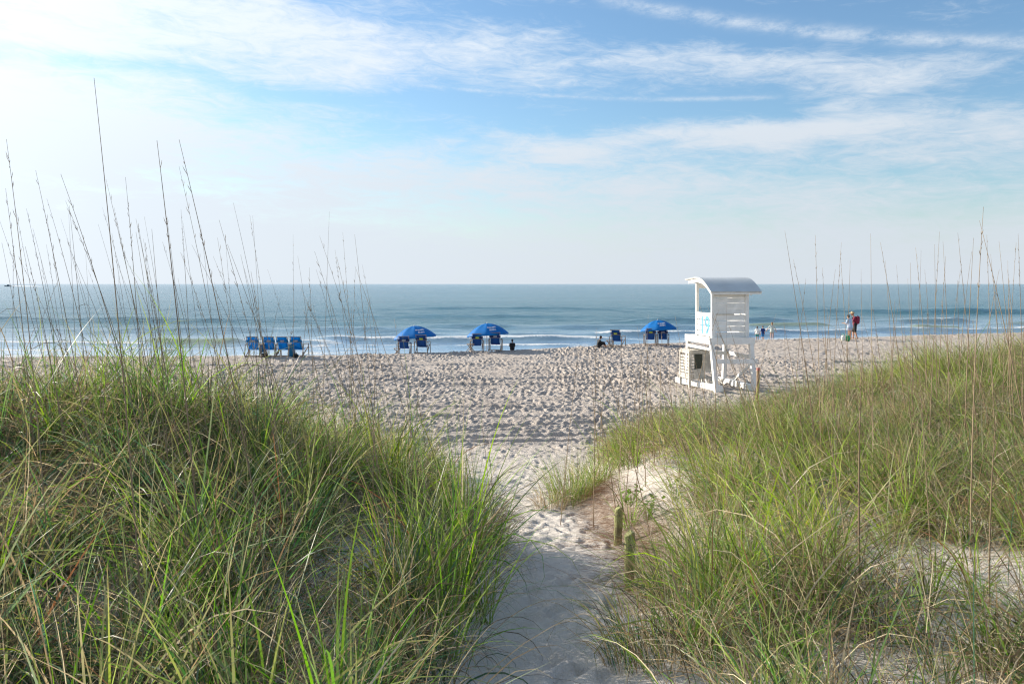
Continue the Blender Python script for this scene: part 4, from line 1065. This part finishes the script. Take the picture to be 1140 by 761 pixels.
LEFT = [(107, 88, 130, 330, 'tallest bare sea oat stalk, reaching highest into the sky on the left'), (18, 158, 33, 330, 'tall thin stalk, second from the left edge against the bright sky'),
        (33, 188, 66, 330, 'left leaning stalk crossing in front of the boat wake'), (85, 198, 121, 330, 'curved stalk just left of the tallest one'),
        (113, 198, 146, 330, 'curved stalk just right of the tallest one'), (76, 238, 81, 330, None), (-2, 244, 27, 330, 'stalk leaning in from the left edge of the picture'), (34, 233, 52, 330, None),
        (69, 264, 89, 330, None), (98, 283, 100, 330, None), (150, 200, 155, 330, 'straight upright stalk halfway between the tallest and second pair of stalks'), (156, 240, 174, 330, None),
        (171, 155, 193, 330, 'tall stalk curving left of the pair above the green wave'), (182, 240, 195, 330, None), (203, 157, 241, 330, 'long left-leaning stalk, the right one of the tall crossing pair'),
        (213, 190, 236, 330, 'left one of the tall crossing pair of stalks'), (200, 233, 208, 340, None), (202, 245, 213, 320, None), (264, 227, 279, 302, 'left-leaning stalk above the row of four blue chairs'),
        (282, 240, 287, 320, 'upright stalk above the row of four blue chairs'), (249, 262, 256, 340, None), (331, 262, 329, 350, 'straight stalk in front of the fourth blue chair'), (334, 285, 345, 370, None),
        (368, 236, 364, 330, 'tall upright stalk right of the row of four blue chairs'), (373, 278, 382, 350, None), (380, 258, 386, 330, None), (397, 300, 394, 370, None),
        (8, 210, 22, 330, None), (45, 255, 60, 330, None), (58, 222, 84, 330, None), (128, 260, 138, 330, None), (188, 270, 204, 340, None), (222, 250, 232, 330, None), (236, 285, 262, 350, None),
        (140, 280, 165, 340, None), (92, 300, 112, 350, None), (352, 300, 372, 370, None), (344, 330, 338, 380, None), (300, 300, 318, 360, None), (16, 290, 48, 350, None), (60, 310, 42, 360, None), (410, 330, 404, 380, None), (310, 330, 300, 380, None)]
for i, (tx, ty, mx, my, lab) in enumerate(LEFT):
    stalk(tx, ty, mx, my, label=lab or ('shorter thin stalk on the left dune, against sea and sky' if ty < 290 else 'short thin stalk on the left dune, top barely above the horizon'), group=GL, seed=i, thick=1.25 if ty < 170 else 1)
RIGHT = [(868, 258, 882, 330, 'tall left-leaning stalk just right of the lifeguard stand'), (886, 288, 899, 360, None), (905, 262, 908, 330, 'upright stalk between the lifeguard stand and the couple'), (914, 298, 917, 350, None), (933, 270, 930, 350, None),
         (938, 278, 941, 340, None), (945, 290, 944, 340, None), (969, 260, 970, 340, 'upright stalk right of the standing couple'), (980, 270, 995, 360, 'left-leaning stalk right of the standing couple'), (986, 290, 990, 350, None), (1051, 285, 1048, 350, None), (1075, 280, 1071, 350, None), (1090, 262, 1097, 340, None), (1112, 268, 1119, 340, None), (1124, 300, 1128, 360, None), (1062, 312, 1066, 370, None), (1034, 300, 1036, 370, None), (1104, 312, 1110, 370, None), (1139, 290, 1138, 350, None), (1021, 275, 1027, 350, None), (994, 295, 1003, 370, None),
         (1016, 292, 1016, 380, None), (1030, 278, 1024, 360, None), (1039, 272, 1041, 350, None), (1046, 258, 1041, 350, None), (1055, 268, 1056, 350, None), (1058, 260, 1070, 340, 'thick left-leaning stalk in the group at the right'),
         (1084, 232, 1083, 320, 'tallest stalk on the right dune'), (1081, 265, 1078, 350, None), (1094, 245, 1113, 330, 'long stalk leaning left at the right side of the tallest right one'), (1100, 283, 1108, 350, None), (1135, 260, 1137, 340, 'stalk at the right edge of the picture'),
         (1131, 270, 1126, 350, None), (1118, 290, 1122, 350, None), (1068, 300, 1060, 370, None), (1006, 310, 1012, 370, None), (955, 300, 958, 360, None), (925, 300, 921, 360, None), (895, 310, 890, 370, None), (1108, 300, 1098, 370, None)]
for i, (tx, ty, mx, my, lab) in enumerate(RIGHT):
    stalk(tx, ty, mx, my, label=lab or 'thin stalk on the right dune, its tip above the horizon', group=GR, seed=100 + i, thick=1.55)
rr = random.Random(9)
for i in range(86):
    tx = rr.uniform(690, 1138) if i % 7 else rr.uniform(640, 700); ty = rr.uniform(335, 415) + max(0, 800 - tx) * .18 - max(0, tx - 950) * .05
    stalk(tx, ty, tx + rr.gauss(6, 9), ty + 55, Y=rr.uniform(8, 13.5), label='low thin stalk on the right dune, its tip against the beach' if ty > 378 else 'thin stalk on the right dune, its tip against the sea', group=GR, seed=200 + i, thick=1.5)
for i in range(46):
    tx = rr.uniform(0, 250) if i % 3 else rr.uniform(250, 410); ty = rr.uniform(225, 312) + max(0, tx - 200) * .12
    stalk(tx, ty, tx + rr.gauss(17, 9), ty + 90, Y=rr.uniform(4.5, 9), label='thin tapering stalk on the left dune, its tip against the pale sky', group=GL, seed=500 + i, thick=.95)
for i in range(34):
    tx = rr.uniform(5, 480); ty = rr.uniform(325, 400) + max(0, tx - 380) * .4
    stalk(tx, ty, tx + rr.gauss(7, 9), ty + 45, Y=rr.uniform(4.5, 9), label='low thin stalk on the left dune, its tip below the horizon', group=GL, seed=300 + i)
for i, (tx, ty, mx, my, Y, th_, lab) in enumerate([
        (463, 428, 470, 470, 8.5, 1.6, 'brown stalk standing alone against the beach, left of the path'), (535, 462, 543, 530, 8.0, 1.4, 'left one of two brown stalks in front of the tyre tracks'),
        (543, 480, 548, 540, 7.8, 1.3, 'right one of two brown stalks in front of the tyre tracks'), (563, 540, 558, 590, 7.5, 1.3, 'short brown stalk at the left edge of the path'),
        (946, 402, 950, 480, 4.6, 1.9, 'thick broken brown stalk, the broadest on the right dune'), (914, 404, 926, 480, 5.0, 1.4, 'reddish stalk left of the broadest one on the right dune'),
        (1097, 455, 1099, 540, 4.6, 1.5, 'thick reddish stalk near the right edge over the grass'), (1020, 410, 1028, 500, 5.4, 1.4, 'leaning brown stalk between the broadest stalk and the right edge'),
        (795, 545, 797, 600, 5.0, 1.2, 'short stalk at the right of the posts'), (372, 440, 374, 500, 6.5, 1.4, 'brown stalk in the upright grass left of the path'), (455, 470, 470, 540, 8.0, 1.0, 'leaning thin stalk over the tuft left of the path')]):
    stalk(tx, ty, mx, my, Y=Y, thick=th_, label=lab, group=GR if tx > 600 else GL, seed=400 + i)
print('BLADES', tot, 'STALKS', nst)
